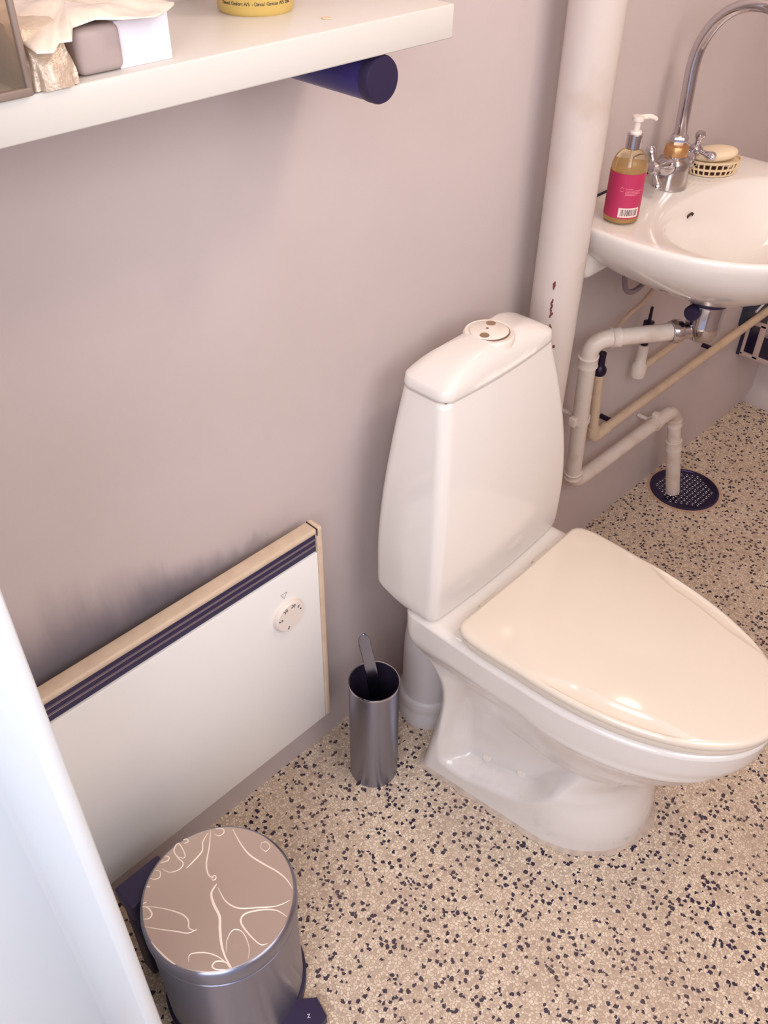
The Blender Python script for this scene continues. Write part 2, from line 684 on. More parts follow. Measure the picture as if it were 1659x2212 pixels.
bm = bmesh.new()
zs = [0.0, 0.004] + [0.01 + 0.0055 * k for k in range(71)] + [0.3965]
zs = [z for z in zs if z <= 0.397]
rings = [body_ring(z) for z in zs]
rings.append(body_ring(0.3965, 0.003, zz=0.4005))
rings.append(body_ring(0.3965, 0.009, zz=0.4035))
rings.append(body_ring(0.3965, 0.020, zz=0.4045))
add_loft(bm, rings)
finish(bm, 'bowl', ceramic, toilet, angle=75)

# cement joint round the foot
bm = bmesh.new()
ro = body_ring(0.0)


def grow(ring, d, z, wob=0.0):
    out = []
    n = len(ring)
    for i, p in enumerate(ring):
        a, b = Vector(ring[i - 1]), Vector(ring[(i + 1) % n])
        t = (b - a)
        t.z = 0
        nrm = Vector((-t.y, t.x, 0))
        if nrm.length < 1e-9:
            nrm = Vector((p[0], p[1] + 0.35, 0))
        nrm.normalize()
        if nrm.dot(Vector((p[0], p[1] + 0.37, 0))) < 0:
            nrm = -nrm
        k = d + wob * (sin(i * 0.37) + 0.6 * sin(i * 0.83 + 1))
        out.append((p[0] + nrm.x * k, p[1] + nrm.y * k, z))
    return out


mortar = mat('cement_joint', lin(204, 184, 168), 0.7, noise=(60, lin(184, 164, 150), 0.4, 0.65))
vr0 = [bm.verts.new(p) for p in grow(ro, -0.004, 0.004)]
vr1 = [bm.verts.new(p) for p in grow(ro, 0.003, 0.0028)]
vr2 = [bm.verts.new(p) for p in grow(ro, 0.008, 0.0006, 0.002)]
for A, B in ((vr0, vr1), (vr1, vr2)):
    for i in range(len(A)):
        j = (i + 1) % len(A)
        if (A[i].co - A[j].co).length > 1e-6:
            bm.faces.new((A[i], A[j], B[j], B[i]))
tag(finish(bm, 'cement_joint', mortar, toilet), 'grey cement joint round the foot of the toilet')

# bolt caps in the recess
for f, z in ((0.286, 0.060), (0.358, 0.075)):
    x = half_w(f, z)
    mt = Matrix.Translation((-x, -f, z)) @ Matrix.Rotation(math.radians(-52), 4, 'Y') @ Matrix.Rotation(0.0, 4, 'Z')
    lathe('bolt_cap', [(0.0085, -0.003), (0.0085, 0.0015), (0.0075, 0.0026), (0.0, 0.003)], plastic_white, toilet, n=24, mtx=mt)


# cistern
def rrect(cx, f0, f1, hw, z, rf, rb, bulge=0.0, n=8, m_=14):
    """rounded rectangle, front at -f1, back at -f0"""
    pts = []

    def arc(x, y, r, a0, a1):
        for k in range(n + 1):
            a = a0 + (a1 - a0) * k / n
            pts.append((cx + x + r * cos(a), y + r * sin(a), z))
    arc(hw - rb, -f0 - rb, rb, 0, PI / 2)
    arc(-hw + rb, -f0 - rb, rb, PI / 2, PI)
    arc(-hw + rf, -f1 + rf, rf, PI, 1.5 * PI)
    for k in range(1, m_):
        t = k / m_
        x = (-hw + rf) + (2 * hw - 2 * rf) * t
        pts.append((cx + x, -f1 - bulge * (1 - (2 * t - 1) ** 2), z))
    arc(hw - rf, -f1 + rf, rf, 1.5 * PI, 2 * PI)
    return pts


HW = [(0.405, 0.1730), (0.412, 0.1785), (0.425, 0.1808), (0.46, 0.181), (0.50, 0.1815), (0.56, 0.1775), (0.62, 0.170), (0.68, 0.160), (0.74, 0.1485), (0.80, 0.135)]
CF = [(0.405, 0.186), (0.412, 0.192), (0.46, 0.1955), (0.56, 0.1935), (0.66, 0.184), (0.74, 0.171), (0.80, 0.158)]
CB = [(0.405, 0.095), (0.415, 0.078), (0.43, 0.066), (0.60, 0.064), (0.70, 0.067), (0.80, 0.072)]
CB = [(0.405, 0.130), (0.4285, 0.066), (0.433, 0.061), (0.46, 0.060), (0.60, 0.060), (0.70, 0.063), (0.80, 0.068)]
bm = bmesh.new()
rings = []
zz = [0.405, 0.408, 0.412, 0.418, 0.424, 0.4285, 0.433, 0.438, 0.45] + [0.47 + 0.03 * k for k in range(11)] + [0.7895, 0.7985]
for z in zz:
    rings.append(rrect(0.0, sinterp(CB, z), sinterp(CF, z), sinterp(HW, z), z, 0.020, 0.020, 0.006))
rings.append(rrect(0.0, 0.071, 0.155, 0.132, 0.7995, 0.019, 0.019, 0.006))
add_loft(bm, rings)
finish(bm, 'cistern', ceramic, toilet, angle=60)
box('lid_gap', -0.128, 0.128, -0.152, -0.074, 0.7985, 0.8025, groove_mat, toilet)

# cistern lid: pillow-shaped


def lid_h(u, v):
    # u across (-1..1), v back(-1)..front(1)
    a = max(0.0, 1 - abs(u) ** 2.3)
    bb = max(0.0, 1 - abs(v * 0.97) ** 4.2)
    return a ** 0.58 * bb ** 0.62


bm = bmesh.new()
rings = []
outline = rrect(0.0, 0.067, 0.1595, 0.136, 0, 0.022, 0.022, 0.006, n=10, m_=26)
cy = -0.113
for s, zf in ((0.985, None), (1.0, 0.0025), (1.0, 0.007), (0.985, None), (0.965, None), (0.93, None), (0.88, None), (0.8, None), (0.7, None), (0.58, None), (0.45, None), (0.3, None), (0.15, None)):
    r = []
    for x, y, z in outline:
        px, py = x * s, cy + (y - cy) * s
        if zf is None and s == 0.985 and not rings:
            hz = 0.0015
        elif zf is not None:
            hz = zf
        else:
            ux = x / 0.136 * s
            vy = -(py - cy) / 0.0465
            hz = 0.007 + 0.0405 * lid_h(ux * 0.97, vy * 0.97)
        r.append((px, py, 0.8 + hz))
    rings.append(r)
add_loft(bm, rings)
clid = finish(bm, 'cistern_lid', ceramic, toilet, angle=80)

# flush button: ring, plate with crescent, two finger holes
bx, by, bz = 0.013, -0.1150, 0.8452
fb_ = lathe('flush_button', [(0.0, -0.012), (0.0400, -0.012), (0.0395, -0.0030), (0.0380, -0.0002), (0.0365, 0.0010), (0.0350, 0.0008), (0.0345, 0.0004), (0.0300, 0.0008), (0.0296, 0.0030), (0.0280, 0.0040), (0.0, 0.0043)], plastic_white, toilet, bx, by, bz, n=56)
hole_m = mat('finger_hole', lin(150, 120, 96), 0.5)
for dx, dy in ((-0.0195, -0.006), (0.0165, 0.010)):
    o = lathe('finger_hole', [(0.0, 0.0045), (0.0062, 0.0045), (0.0070, 0.0048), (0.0074, 0.0040), (0.0062, 0.0038)], hole_m, fb_, bx + dx, by + dy, bz, n=24)
lathe('centre_mark', [(0.0, 0.0047), (0.0022, 0.0047), (0.0024, 0.0040)], ink, fb_, bx, by + 0.004, bz, n=16)
bm = bmesh.new()
arc = [Vector((bx + 0.0300 * cos(a), by + 0.0300 * sin(a), bz + 0.0018)) for a in [math.radians(-165 + 6.5 * k) for k in range(26)]]
add_tube(bm, arc, [0.0004 + 0.0012 * sin(PI * k / 25) for k in range(26)], n=8)
finish(bm, 'crescent_gap', groove_mat, fb_)


# seat and lid
def lid_outline(inset, n=60):
    """list of (x, f) for one half, back centre to front tip"""
    pts = []
    for k in range(7):
        pts.append(((0.150 - inset) * k / 6, 0.2350 + inset - 0.002 * (k / 6.0)))
    for a, f in ((0.160, 0.2345), (0.168, 0.238), (0.1745, 0.246), (0.178, 0.257)):
        pts.append((a - inset, f + inset * 0.6))
    tip = 0.700
    for k in range(n + 1):
        t = k / n
        f = 0.27 + (tip - 0.27) * sin(PI / 2 * t) ** 0.9
        f = min(f, tip)
        wv = oval_w(f, tip)
        pts.append((wv * (1 - inset / 0.178), 0.27 + (f - 0.27) * (1 - inset / (tip - 0.27))))
    pts[-1] = (0.0, pts[-1][1])
    return pts


def lid_ring(inset, z, hfun=None):
    h = lid_outline(inset)
    ring = [(-x, -f) for x, f in h] + [(x, -f) for x, f in reversed(h[1:-1])]
    return [(x, y, z + (hfun(x, -y) if hfun else 0.0)) for x, y in ring]


tilt = lambda x, f: 0.0
bm = bmesh.new()
add_loft(bm, [lid_ring(0.010, 0.4055), lid_ring(0.0065, 0.407), lid_ring(0.005, 0.411), lid_ring(0.0055, 0.418), lid_ring(0.009, 0.4215), lid_ring(0.02, 0.422)])
finish(bm, 'seat', seat_plastic, toilet, angle=50)
bm = bmesh.new()


def grip(x, f, d):
    """thumb grip: the edge of the lid dips along the side towards the front; d = distance from the edge"""
    g = smooth01(0.36, 0.46, f) * (1 - smooth01(0.56, 0.645, f))
    return g


def dome(ins):
    base = 0.0155 * (1 - (1 - min(ins, 0.16) / 0.16) ** 2.2)

    def fn(x, f):
        g = grip(x, f, ins)
        cw = 0.008 + 0.024 * g
        return base - 0.011 * g * (1 - smooth01(cw - 0.005, cw + 0.002, ins))
    return fn


rings = [lid_ring(0.008, 0.4225), lid_ring(0.002, 0.4235), lid_ring(0.0, 0.427), lid_ring(0.0005, 0.432), lid_ring(0.0025, 0.4355), lid_ring(0.006, 0.4372)]
for ins in (0.009, 0.0115, 0.014, 0.0165, 0.019, 0.0215, 0.024, 0.0265, 0.029, 0.0315, 0.034, 0.0365, 0.040, 0.045, 0.050, 0.062, 0.076, 0.092, 0.11, 0.128, 0.145):
    h = lid_outline(0.0)
    cxf = 0.43
    s = 1 - ins / 0.18
    fn = dome(ins)
    ring = []
    for x, f in h:
        nx, nf = x * s, cxf + (f - cxf) * (1 - ins / 0.25)
        ring.append((nx, nf, f))
    full = [(-x, -f, f0) for x, f, f0 in ring] + [(x, -f, f0) for x, f, f0 in reversed(ring[1:-1])]
    rings.append([(x, y, 0.4375 + fn(x, f0) * 0.55) for x, y, f0 in full])
add_loft(bm, rings)
finish(bm, 'seat_lid', seat_plastic, toilet, angle=70)
# hinge bar behind the lid
for sx in (-1, 1):
    tube('seat_hinge', [(sx * 0.075 - 0.022, -0.2285, 0.4150), (sx * 0.075 + 0.022, -0.2285, 0.4150)], 0.0060, seat_plastic, toilet, n=16)

# ------------------------------------------------------------------ soil outlet behind the toilet, old standpipe
op = empty('soil_pipe', (0.905, -0.098, 0.0), 'white plastic soil pipe with a ribbed collar behind the toilet foot', 'pipe')
white_dull = mat('dull_white_plastic', lin(214, 204, 204), 0.4)
tube('bend', [Vector(p) - op.location for p in spline([(0.930, -0.135, 0.320), (0.918, -0.110, 0.285), (0.908, -0.100, 0.23), (0.905, -0.098, 0.15), (0.905, -0.098, 0.045)])], 0.0535, white_dull, op, n=32)
lathe('collar', [(0.0525, 0.0), (0.059, 0.0), (0.059, 0.030), (0.056, 0.034), (0.056, 0.045), (0.060, 0.049), (0.060, 0.066), (0.057, 0.072), (0.0525, 0.074)], white_dull, op, n=40)

sp = empty('standpipe', (1.211, -0.07, 0.0), 'thick white-painted iron standpipe running from floor to ceiling between toilet and washbasin', 'pipe')
lathe('pipe', [(0.041, 0.0), (0.041, 2.399)], pipe_paint, sp, n=48)
lathe('floor_collar', [(0.041, 0.0), (0.052, 0.0), (0.052, 0.012), (0.046, 0.022), (0.041, 0.024)], pipe_paint, sp, n=48)
rust = mat('rust', lin(120, 62, 60), 0.8)
bm = bmesh.new()
for zc, a, hh in ((0.842, 206, 0.006), (0.805, 207, 0.012), (0.79, 208, 0.005), (0.765, 209, 0.006), (0.745, 211, 0.004), (0.73, 224, 0.0025)):
    a = math.radians(a)
    for k in range(5):
        q = random.uniform(-1, 1)
        cx, cyy, czz = 0.0408 * cos(a + 0.05 * q), 0.0408 * sin(a + 0.05 * q), zc + hh * (k / 4 - 0.5) * 1.6
        t = bmesh.ops.create_icosphere(bm, subdivisions=1, radius=0.0022)
        for v in t['verts']:
            v.co = Vector((v.co.x * 0.7 + cx, v.co.y * 0.7 + cyy, v.co.z * (0.8 + hh * 120) + czz))
finish(bm, 'rust_spots', rust, sp)

# ------------------------------------------------------------------ wall shelf and the things on it
sh = empty('wall_shelf', (0.45, 0.0, 1.285), 'thick white wall shelf with a navy support rod beneath it', 'shelf')
box('board', 0.135 - 0.45, 0.765 - 0.45, -0.190, 0.0, 0.0, 0.0310, shelf_white, sh, bev=0.0016)
ZS = 1.316
lathe('screw_cover', [(0.0, 0.0006), (0.0045, 0.0006), (0.005, 0.0)], mat('beige_plug', lin(220, 192, 162), 0.5), sh, 0.627 - 0.45, -0.153, 0.0312, n=20)

rod = empty('support_rod', (0.666, 0.0, 1.2625), 'dark navy round rod sticking out from the wall beneath the white shelf', 'rod')
mt = Matrix.Rotation(PI / 2, 4, 'X')
lathe('shaft', [(0.0215, 0.0), (0.0215, 0.183), (0.0205, 0.1855), (0.018, 0.186), (0.0, 0.186)], navy_rod, rod, n=48, mtx=mt)
lathe('end_cap', [(0.0213, 0.176), (0.0222, 0.1765), (0.0222, 0.186), (0.021, 0.1885), (0.0, 0.189)], mat('rod_end_cap', lin(38, 28, 60), 0.5), rod, n=48, mtx=mt)

tub = empty('yellow_tub', (0.605, -0.078, ZS), 'round yellow tub standing on the white shelf, lettered round its foot', 'tub')
ym = mat('yellow_plastic', lin(206, 174, 98), 0.35, coat=0.2)
lathe('pot', [(0.0, 0.0), (0.034, 0.0), (0.0365, 0.003), (0.0365, 0.040), (0.0, 0.040)], ym, tub, n=56)
lathe('cap', [(0.0, 0.041), (0.038, 0.041), (0.0385, 0.058), (0.036, 0.061), (0.0, 0.061)], ym, tub, n=56)
s_ = 'Dermal Comfort A/S \u25aa Dental Contour A/S 2300'
bm_t = None
for i, ch in enumerate(s_):
    if ch == ' ':
        continue
    a = math.radians(178 + i * 2.55)
    bl = text('lettering', ch if ch != '\u25aa' else '-', 0.0042, (0.0367 * cos(a), 0.0367 * sin(a), 0.0105), (PI / 2, 0, a + PI / 2), ink_dark, None, 0.0001)
    t = bmesh.new()
    t.from_mesh(bl.data)
    t.transform(bl.matrix_basis)
    if bm_t is None:
        bm_t = bmesh.new()
    me = bpy.data.meshes.new('t')
    t.to_mesh(me)
    t.free()
    bm_t.from_mesh(me)
    bpy.data.objects.remove(bl)
finish(bm_t, 'lettering', ink_dark, tub, smooth=False)

tag(box('white_box', 0.392, 0.440, -0.176, -0.110, ZS, ZS + 0.033, mat('white_card', lin(232, 226, 236), 0.5), bev=0.0008), 'small white cardboard box at the right of the packets on the shelf', 'box')
tag(box('taupe_case', 0.3555, 0.3945, -0.181, -0.105, ZS + 0.0008, ZS + 0.033, mat('taupe_plastic', lin(176, 158, 154), 0.5), bev=0.006, seg=4), 'taupe case with rounded corners between the white box and the pouch', 'case')

# tan foil pouch
foil = mat('tan_foil', lin(200, 178, 158), 0.28, coat=0.4, bump=(55, 0.8, 0.006), metal=0.15)
bm = bmesh.new()
rings = []
for k in range(12):
    t = k / 11
    z = ZS + 0.0008 + 0.040 * t
    lean = -0.004 * sin(t * 3)
    ring = []
    for i in range(40):
        a = 2 * PI * i / 40
        ex = abs(cos(a)) ** 0.35 * (1 if cos(a) > 0 else -1)
        ey = abs(sin(a)) ** 0.35 * (1 if sin(a) > 0 else -1)
        wob = 0.0012 * sin(7 * a + 3 * t) + 0.001 * sin(13 * a - 5 * t)
        sx = 0.0185 * (1 - 0.10 * t)
        ring.append((0.330 + ex * (sx + wob), -0.150 + lean + ey * (0.044 * (1 - 0.45 * t) + wob), z))
    rings.append(ring)
add_loft(bm, rings)
tag(finish(bm, 'foil_pouch', foil, angle=80), 'crumpled tan foil pouch beneath the glossy cream packet', 'pouch')

# clear box at the left
clearm = mat('clear_brownish_plastic', lin(236, 224, 210), 0.10, trans=0.92, ior=1.12)
edge_m = mat('taupe_edge', lin(140, 122, 112), 0.4)
cb = empty('clear_plastic_box', (0.235, -0.15, ZS), 'see-through brownish plastic box with grey edges at the shelf left end', 'box')
bm = bmesh.new()
add_box(bm, -0.085, 0.0725, -0.043, -0.0415, 0.001, 0.075)
add_box(bm, 0.0710, 0.0725, -0.043, 0.045, 0.001, 0.075)
finish(bm, 'wall_panels', clearm, cb, smooth=False)
box('corner_edge', 0.0700, 0.0745, -0.0450, -0.0405, 0.0005, 0.078, edge_m, cb, bev=0.001)
box('bottom_edge', -0.088, 0.0735, -0.0455, -0.0400, 0.0003, 0.0060, edge_m, cb, bev=0.001)
fr = mat('tan_wrapping', lin(222, 198, 174), 0.35, bump=(45, 0.8, 0.01))
tag(box('tan_packet', 0.165, 0.295, -0.180, -0.085, ZS + 0.002, ZS + 0.050, fr, bev=0.010, seg=4), 'tan paper-wrapped packet seen through the clear plastic box', 'packet')

# glossy cream packet lying across
outl = [(0.345, -0.050), (0.318, -0.150), (0.312, -0.206), (0.3230, -0.2085), (0.3330, -0.200), (0.3400, -0.2055), (0.3520, -0.1880), (0.3720, -0.1850), (0.3890, -0.1900), (0.4000, -0.1985), (0.4130, -0.1980), (0.4380, -0.1900), (0.4500, -0.150), (0.4560, -0.110), (0.455, -0.050)]
gl = mat('glossy_cream_film', lin(240, 224, 206), 0.16, coat=0.6, bump=(60, 0.18, 0.003))
bm = bmesh.new()
NX, NY = 46, 34


def inside(x, y, poly):
    c = False
    j = len(poly) - 1
    for i in range(len(poly)):
        xi, yi = poly[i]
        xj, yj = poly[j]
        if (yi > y) != (yj > y) and x < (xj - xi) * (y - yi) / (yj - yi) + xi:
            c = not c
        j = i
    return c


cxp, cyp = 0.383, -0.125


def film_z(x, y):
    z = ZS + 0.0375 + 0.0016 * sin(90 * x + 40 * y) + 0.0012 * sin(150 * y - 60 * x)
    z -= 0.010 * smooth01(0.352, 0.318, x) * smooth01(-0.15, -0.205, y)
    z += 0.004 * smooth01(0.42, 0.455, x) * smooth01(-0.14, -0.20, y)
    return z


rings = []
dense = []
for i in range(len(outl)):
    a, b = outl[i], outl[(i + 1) % len(outl)]
    for k in range(5):
        t = k / 5
        dense.append((a[0] + (b[0] - a[0]) * t, a[1] + (b[1] - a[1]) * t))
bot = [(x, y, film_z(x, y) - 0.0012) for x, y in dense]
rings.append(bot)
for s in (1.0, 0.96, 0.9, 0.82, 0.72, 0.6, 0.46, 0.3, 0.15):
    r = []
    for x, y in dense:
        px, py = cxp + (x - cxp) * s, cyp + (y - cyp) * s
        r.append((px, py, film_z(px, py) + 0.006 * (1 - s ** 3) + 0.0008 * sin(260 * px) * sin(220 * py)))
    rings.append(r)
add_loft(bm, rings)
tag(finish(bm, 'glossy_packet', gl, angle=80), 'glossy cream plastic packet with a torn edge lying over the other packets', 'packet')

# ------------------------------------------------------------------ electric heater
HX0, HX1, HZ0, HZ1, HYF = 0.140, 0.6825, 0.143, 0.5985, -0.050
ht = empty('electric_heater', (0.41, 0.0, 0.0), 'flat white electric panel heater with beige frame mounted low on the wall', 'heater')
o_ = ht.location
X = lambda x: x - 0.41
box('housing', X(HX0), X(HX1) - 0.001, -0.0445, -0.0245, HZ0, HZ1 - 0.001, heater_trim, ht, bev=0.003)
box('wall_bracket', X(0.20), X(0.62), -0.0245, 0.0, 0.22, 0.52, navy_black, ht)
box('front_panel', X(HX0) + 0.001, X(0.6698), -0.0505, -0.0440, HZ0 + 0.001, 0.5520, heater_panel, ht, bev=0.0012)
box('top_frame', X(HX0), X(0.6718), -0.0500, -0.0240, 0.5885, HZ1 + 0.001, heater_trim, ht, bev=0.004, seg=3)
bm = bmesh.new()
add_box(bm, X(0.6708), X(HX1), -0.0505, -0.0240, HZ0, HZ1 + 0.001, 0.0035, 3)
finish(bm, 'end_frame', heater_trim, ht, angle=60)
box('frame_joint', X(0.6711), X(0.6719), -0.0506, -0.0250, 0.586, HZ1 + 0.0013, ink_dark, ht)
gr_ = box('grille', X(HX0) + 0.001, X(0.6708), -0.0455, -0.0440, 0.5515, 0.5890, grille_dark, ht)
for z in (0.5765, 0.5645):
    bm = bmesh.new()
    add_loft(bm, [[(x, -0.0482, z + 0.0004), (x, -0.0482, z + 0.0011), (x, -0.0452, z + 0.0014), (x, -0.0452, z + 0.0006)] for x in (X(HX0) + 0.001, X(0.6708))])
    finish(bm, 'louvre', grille_fin, gr_, smooth=False)
dial = lathe('thermostat_dial', [(0.0300, 0.0), (0.0300, 0.0012), (0.0288, 0.0018), (0.0282, 0.0072), (0.0265, 0.0088), (0.0, 0.0090)], plastic_white, ht, n=56,
             mtx=Matrix.Translation((X(0.6015), -0.0505, 0.4650)) @ Matrix.Rotation(PI / 2, 4, 'X'))
for s, ang, sz in (('5', 168, 0.0110), ('30', 118, 0.0092), ('20', 74, 0.0088), ('6', 38, 0.0090), ('0', 252, 0.0085)):
    a = math.radians(ang)
    text('numeral', s, sz, (X(0.6015) + 0.0205 * cos(a), -0.0597, 0.4650 + 0.0205 * sin(a)), (PI / 2, -(a - PI / 2), 0), ink_dark, dial, 0.0001)
a = math.radians(14)
lathe('dot', [(0.0, 0.0), (0.0015, 0.0), (0.0015, 0.0004), (0, 0.0004)], ink_dark, dial, n=12,
      mtx=Matrix.Translation((X(0.6015) + 0.0205 * cos(a), -0.0595, 0.465 + 0.0205 * sin(a))) @ Matrix.Rotation(PI / 2, 4, 'X'))
bm = bmesh.new()
tri = [(-0.0060, 0.0050), (0.0060, 0.0050), (0.0, -0.0055)]
for i in range(3):
    a, b = tri[i], tri[(i + 1) % 3]
    add_tube(bm, [(X(0.5975) + a[0], -0.0506, 0.5080 + a[1]), (X(0.5975) + b[0], -0.0506, 0.5080 + b[1])], 0.00035, n=6)
finish(bm, 'pointer_mark', ink, ht)

# ------------------------------------------------------------------ toilet brush and its holder
bh = empty('brush_holder', (0.722, -0.124, 0.0), 'tall slim open cylinder of brushed steel between heater and toilet', 'brush holder')
lathe('cylinder', [(0.0, 0.001), (0.0445, 0.0), (0.0452, 0.002), (0.0452, 0.258), (0.0447, 0.2605), (0.0438, 0.260), (0.0436, 0.256)], steel, bh, n=64)
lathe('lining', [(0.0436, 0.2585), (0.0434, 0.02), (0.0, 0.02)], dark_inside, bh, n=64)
lathe('rim', [(0.0434, 0.2575), (0.0458, 0.2575), (0.0460, 0.2595), (0.0452, 0.2612), (0.0440, 0.2608)], chrome, bh, n=64)

tb = empty('toilet_brush', (0.716, -0.118, 0.021), 'toilet brush with a curved steel handle standing in the steel cylinder', 'toilet brush')
bm = bmesh.new()
ang = math.radians(8)
path = [(0.006, -0.014, 0.10), (0.005, -0.012, 0.18), (0.0035, -0.004, 0.25), (0.002, 0.004, 0.295), (0.0, 0.010, 0.325), (-0.001, 0.0120, 0.342), (-0.0015, 0.0130, 0.353)]
pts = spline(path, 12)
d1 = Vector((0.78, -0.62, 0)).normalized()
d2 = Vector((0.62, 0.78, 0))
rings = []
for i, p in enumerate(pts):
    t = i / (len(pts) - 1)
    dz_ = 0.3532 - p.z
    wv = 0.0105 * (1 if dz_ > 0.016 else sqrt(max(0.01, 1 - ((0.016 - dz_) / 0.016) ** 2)))
    th = 0.0030 * min(1.0, wv / 0.006)
    rings.append([p + d1 * wv * cos(a) + d2 * th * sin(a) - d2 * 0.003 * cos(a) ** 2 for a in [2 * PI * k / 16 for k in range(16)]])
add_loft(bm, rings)
finish(bm, 'handle', mat('handle_steel', lin(150, 156, 176), 0.22, metal=1.0), tb, angle=80)
bm = bmesh.new()
add_lathe(bm, [(0.0, 0.0), (0.024, 0.004), (0.030, 0.03), (0.030, 0.07), (0.02, 0.09), (0.006, 0.105), (0.0, 0.107)], 0.006, -0.006, 0, n=24)
finish(bm, 'bristle_head', dark_inside, tb)

# ------------------------------------------------------------------ pedal bin
BC = (0.2875, -0.2500)
pb = empty('pedal_bin', (BC[0], BC[1], 0.0), 'round brushed steel pedal bin with a wrinkled film on its lid', 'bin')
lathe('base_ring', [(0.0, 0.0), (0.108, 0.0), (0.110, 0.004), (0.110, 0.022), (0.106, 0.024)], navy_black, pb, n=72)
lathe('body', [(0.1055, 0.018), (0.1055, 0.2405), (0.1075, 0.2420), (0.1080, 0.2440), (0.1065, 0.2455), (0.104, 0.2455)], steel, pb, n=96)
lathe('inner_ring', [(0.1045, 0.2450), (0.1070, 0.2455), (0.1070, 0.2490), (0.1040, 0.2495)], navy_black, pb, n=72)
lidp = lathe('lid', [(0.1045, 0.2495), (0.1085, 0.2498), (0.1092, 0.2515), (0.1092, 0.2710), (0.1083, 0.2755), (0.1060, 0.2785), (0.1030, 0.2797), (0.08, 0.2806), (0.04, 0.2812), (0.0, 0.2814)], steel, pb, n=96)
lathe('lid_film', [(0.1045, 0.2796), (0.1035, 0.2806), (0.08, 0.2812), (0.04, 0.2818), (0.0, 0.2820)], steel_lid, lidp, n=96)
# creases of the protective film, their reflections painted in bright cream, drawn at their real place on the lid (metres from the lid centre)
CREASES = CREASE_DATA = [
    # crop pixels on the lid -> filled in below
]


def lidpt(u, v):
    d = RX * (u - 829.5) + RD * (v - 1106.0) + RF * 1940.0
    t = (0.2815 - 1.5) / d.z
    return (d.x * t - BC[0], -0.8405 + d.y * t - BC[1])


def cp(x, y):
    return lidpt(200 + x / 2.9625, 1720 + y / 2.9634)


creases = [
    ([(795, 560), (760, 620), (775, 690), (812, 770), (815, 850), (825, 950), (850, 1030), (890, 1098)], 0.0019),
    ([(755, 215), (745, 330), (728, 430), (740, 500), (775, 525)], 0.0012),
    ([(740, 230), (705, 290), (700, 350), (640, 420), (600, 460)], 0.0013),
    ([(895, 205), (940, 290), (1000, 370), (1090, 430), (1180, 480), (1240, 530), (1280, 590)], 0.0014),
    ([(800, 580), (850, 670), (930, 715), (1050, 712), (1180, 700), (1265, 662)], 0.0011),
    ([(1245, 770), (1180, 730), (1090, 725), (980, 750), (948, 800), (990, 870), (1070, 945), (1120, 940)], 0.0013),
    ([(855, 1000), (860, 920), (900, 855), (960, 870), (1000, 960), (995, 1040)], 0.0008),
    ([(310, 700), (440, 715), (560, 750), (610, 790), (618, 845), (665, 860)], 0.0010),
    ([(320, 830), (430, 850), (540, 865), (610, 875), (670, 850)], 0.0010),
    ([(330, 870), (400, 960), (470, 1030), (530, 1075)], 0.0010),
    ([(615, 1060), (625, 1010), (720, 1000), (810, 1030), (890, 1098)], 0.0010),
    ([(880, 1100), (850, 1060), (790, 1055), (765, 1085), (790, 1105), (850, 1108)], 0.0013),
    ([(440, 460), (490, 485), (550, 470), (580, 430), (545, 390), (520, 345), (550, 300), (590, 370), (580, 395), (545, 385)], 0.0012),
    ([(415, 420), (445, 385), (485, 385), (480, 410), (430, 425)], 0.0014),
    ([(395, 470), (430, 480), (430, 515), (395, 530), (360, 520)], 0.0010),
    ([(560, 285), (600, 272), (610, 290), (585, 300)], 0.0013),
    ([(785, 205), (830, 205), (840, 230), (810, 252), (780, 240)], 0.0010),
    ([(305, 705), (350, 710), (378, 750), (360, 780), (310, 785)], 0.0014),
    ([(340, 575), (368, 578)], 0.0014),
    ([(310, 690), (345, 675)], 0.0012),
    ([(1075, 300), (1110, 290), (1135, 320), (1110, 350), (1078, 330), (1080, 300)], 0.0007),
    ([(762, 520), (782, 508), (790, 525), (772, 538), (760, 525)], 0.0009),
]
bm = bmesh.new()
for pl, wd in creases:
    P2 = [cp(*q) for q in pl]
    P2 = spline([(x, y, 0) for x, y in P2], 6)
    P2 = [p for p in P2 if p.length < 0.1045]
    if len(P2) < 2:
        continue
    rows = []
    for i, p in enumerate(P2):
        d = (P2[min(i + 1, len(P2) - 1)] - P2[max(i - 1, 0)])
        if d.length < 1e-9:
            d = Vector((1, 0, 0))
        d.normalize()
        nn = Vector((-d.y, d.x, 0))
        t = i / (len(P2) - 1)
        ww = 1.5 * wd * (0.25 + 0.75 * sin(PI * min(1, max(0, t))) ** 0.5)
        zc = 0.2820 - 0.0016 * (p.length / 0.1045) ** 2
        rows.append([bm.verts.new((p.x + nn.x * ww * q, p.y + nn.y * ww * q, zc + hgt)) for q, hgt in ((-1, -0.0004), (-0.4, 0.0003), (0.0, 0.0005), (0.4, 0.0003), (1, -0.0004))])
    for a, b in zip(rows, rows[1:]):
        for k in range(4):
            bm.faces.new((a[k], a[k + 1], b[k + 1], b[k]))
cr = finish(bm, 'painted_crease_reflections', crease_reflection_mat, lidp)
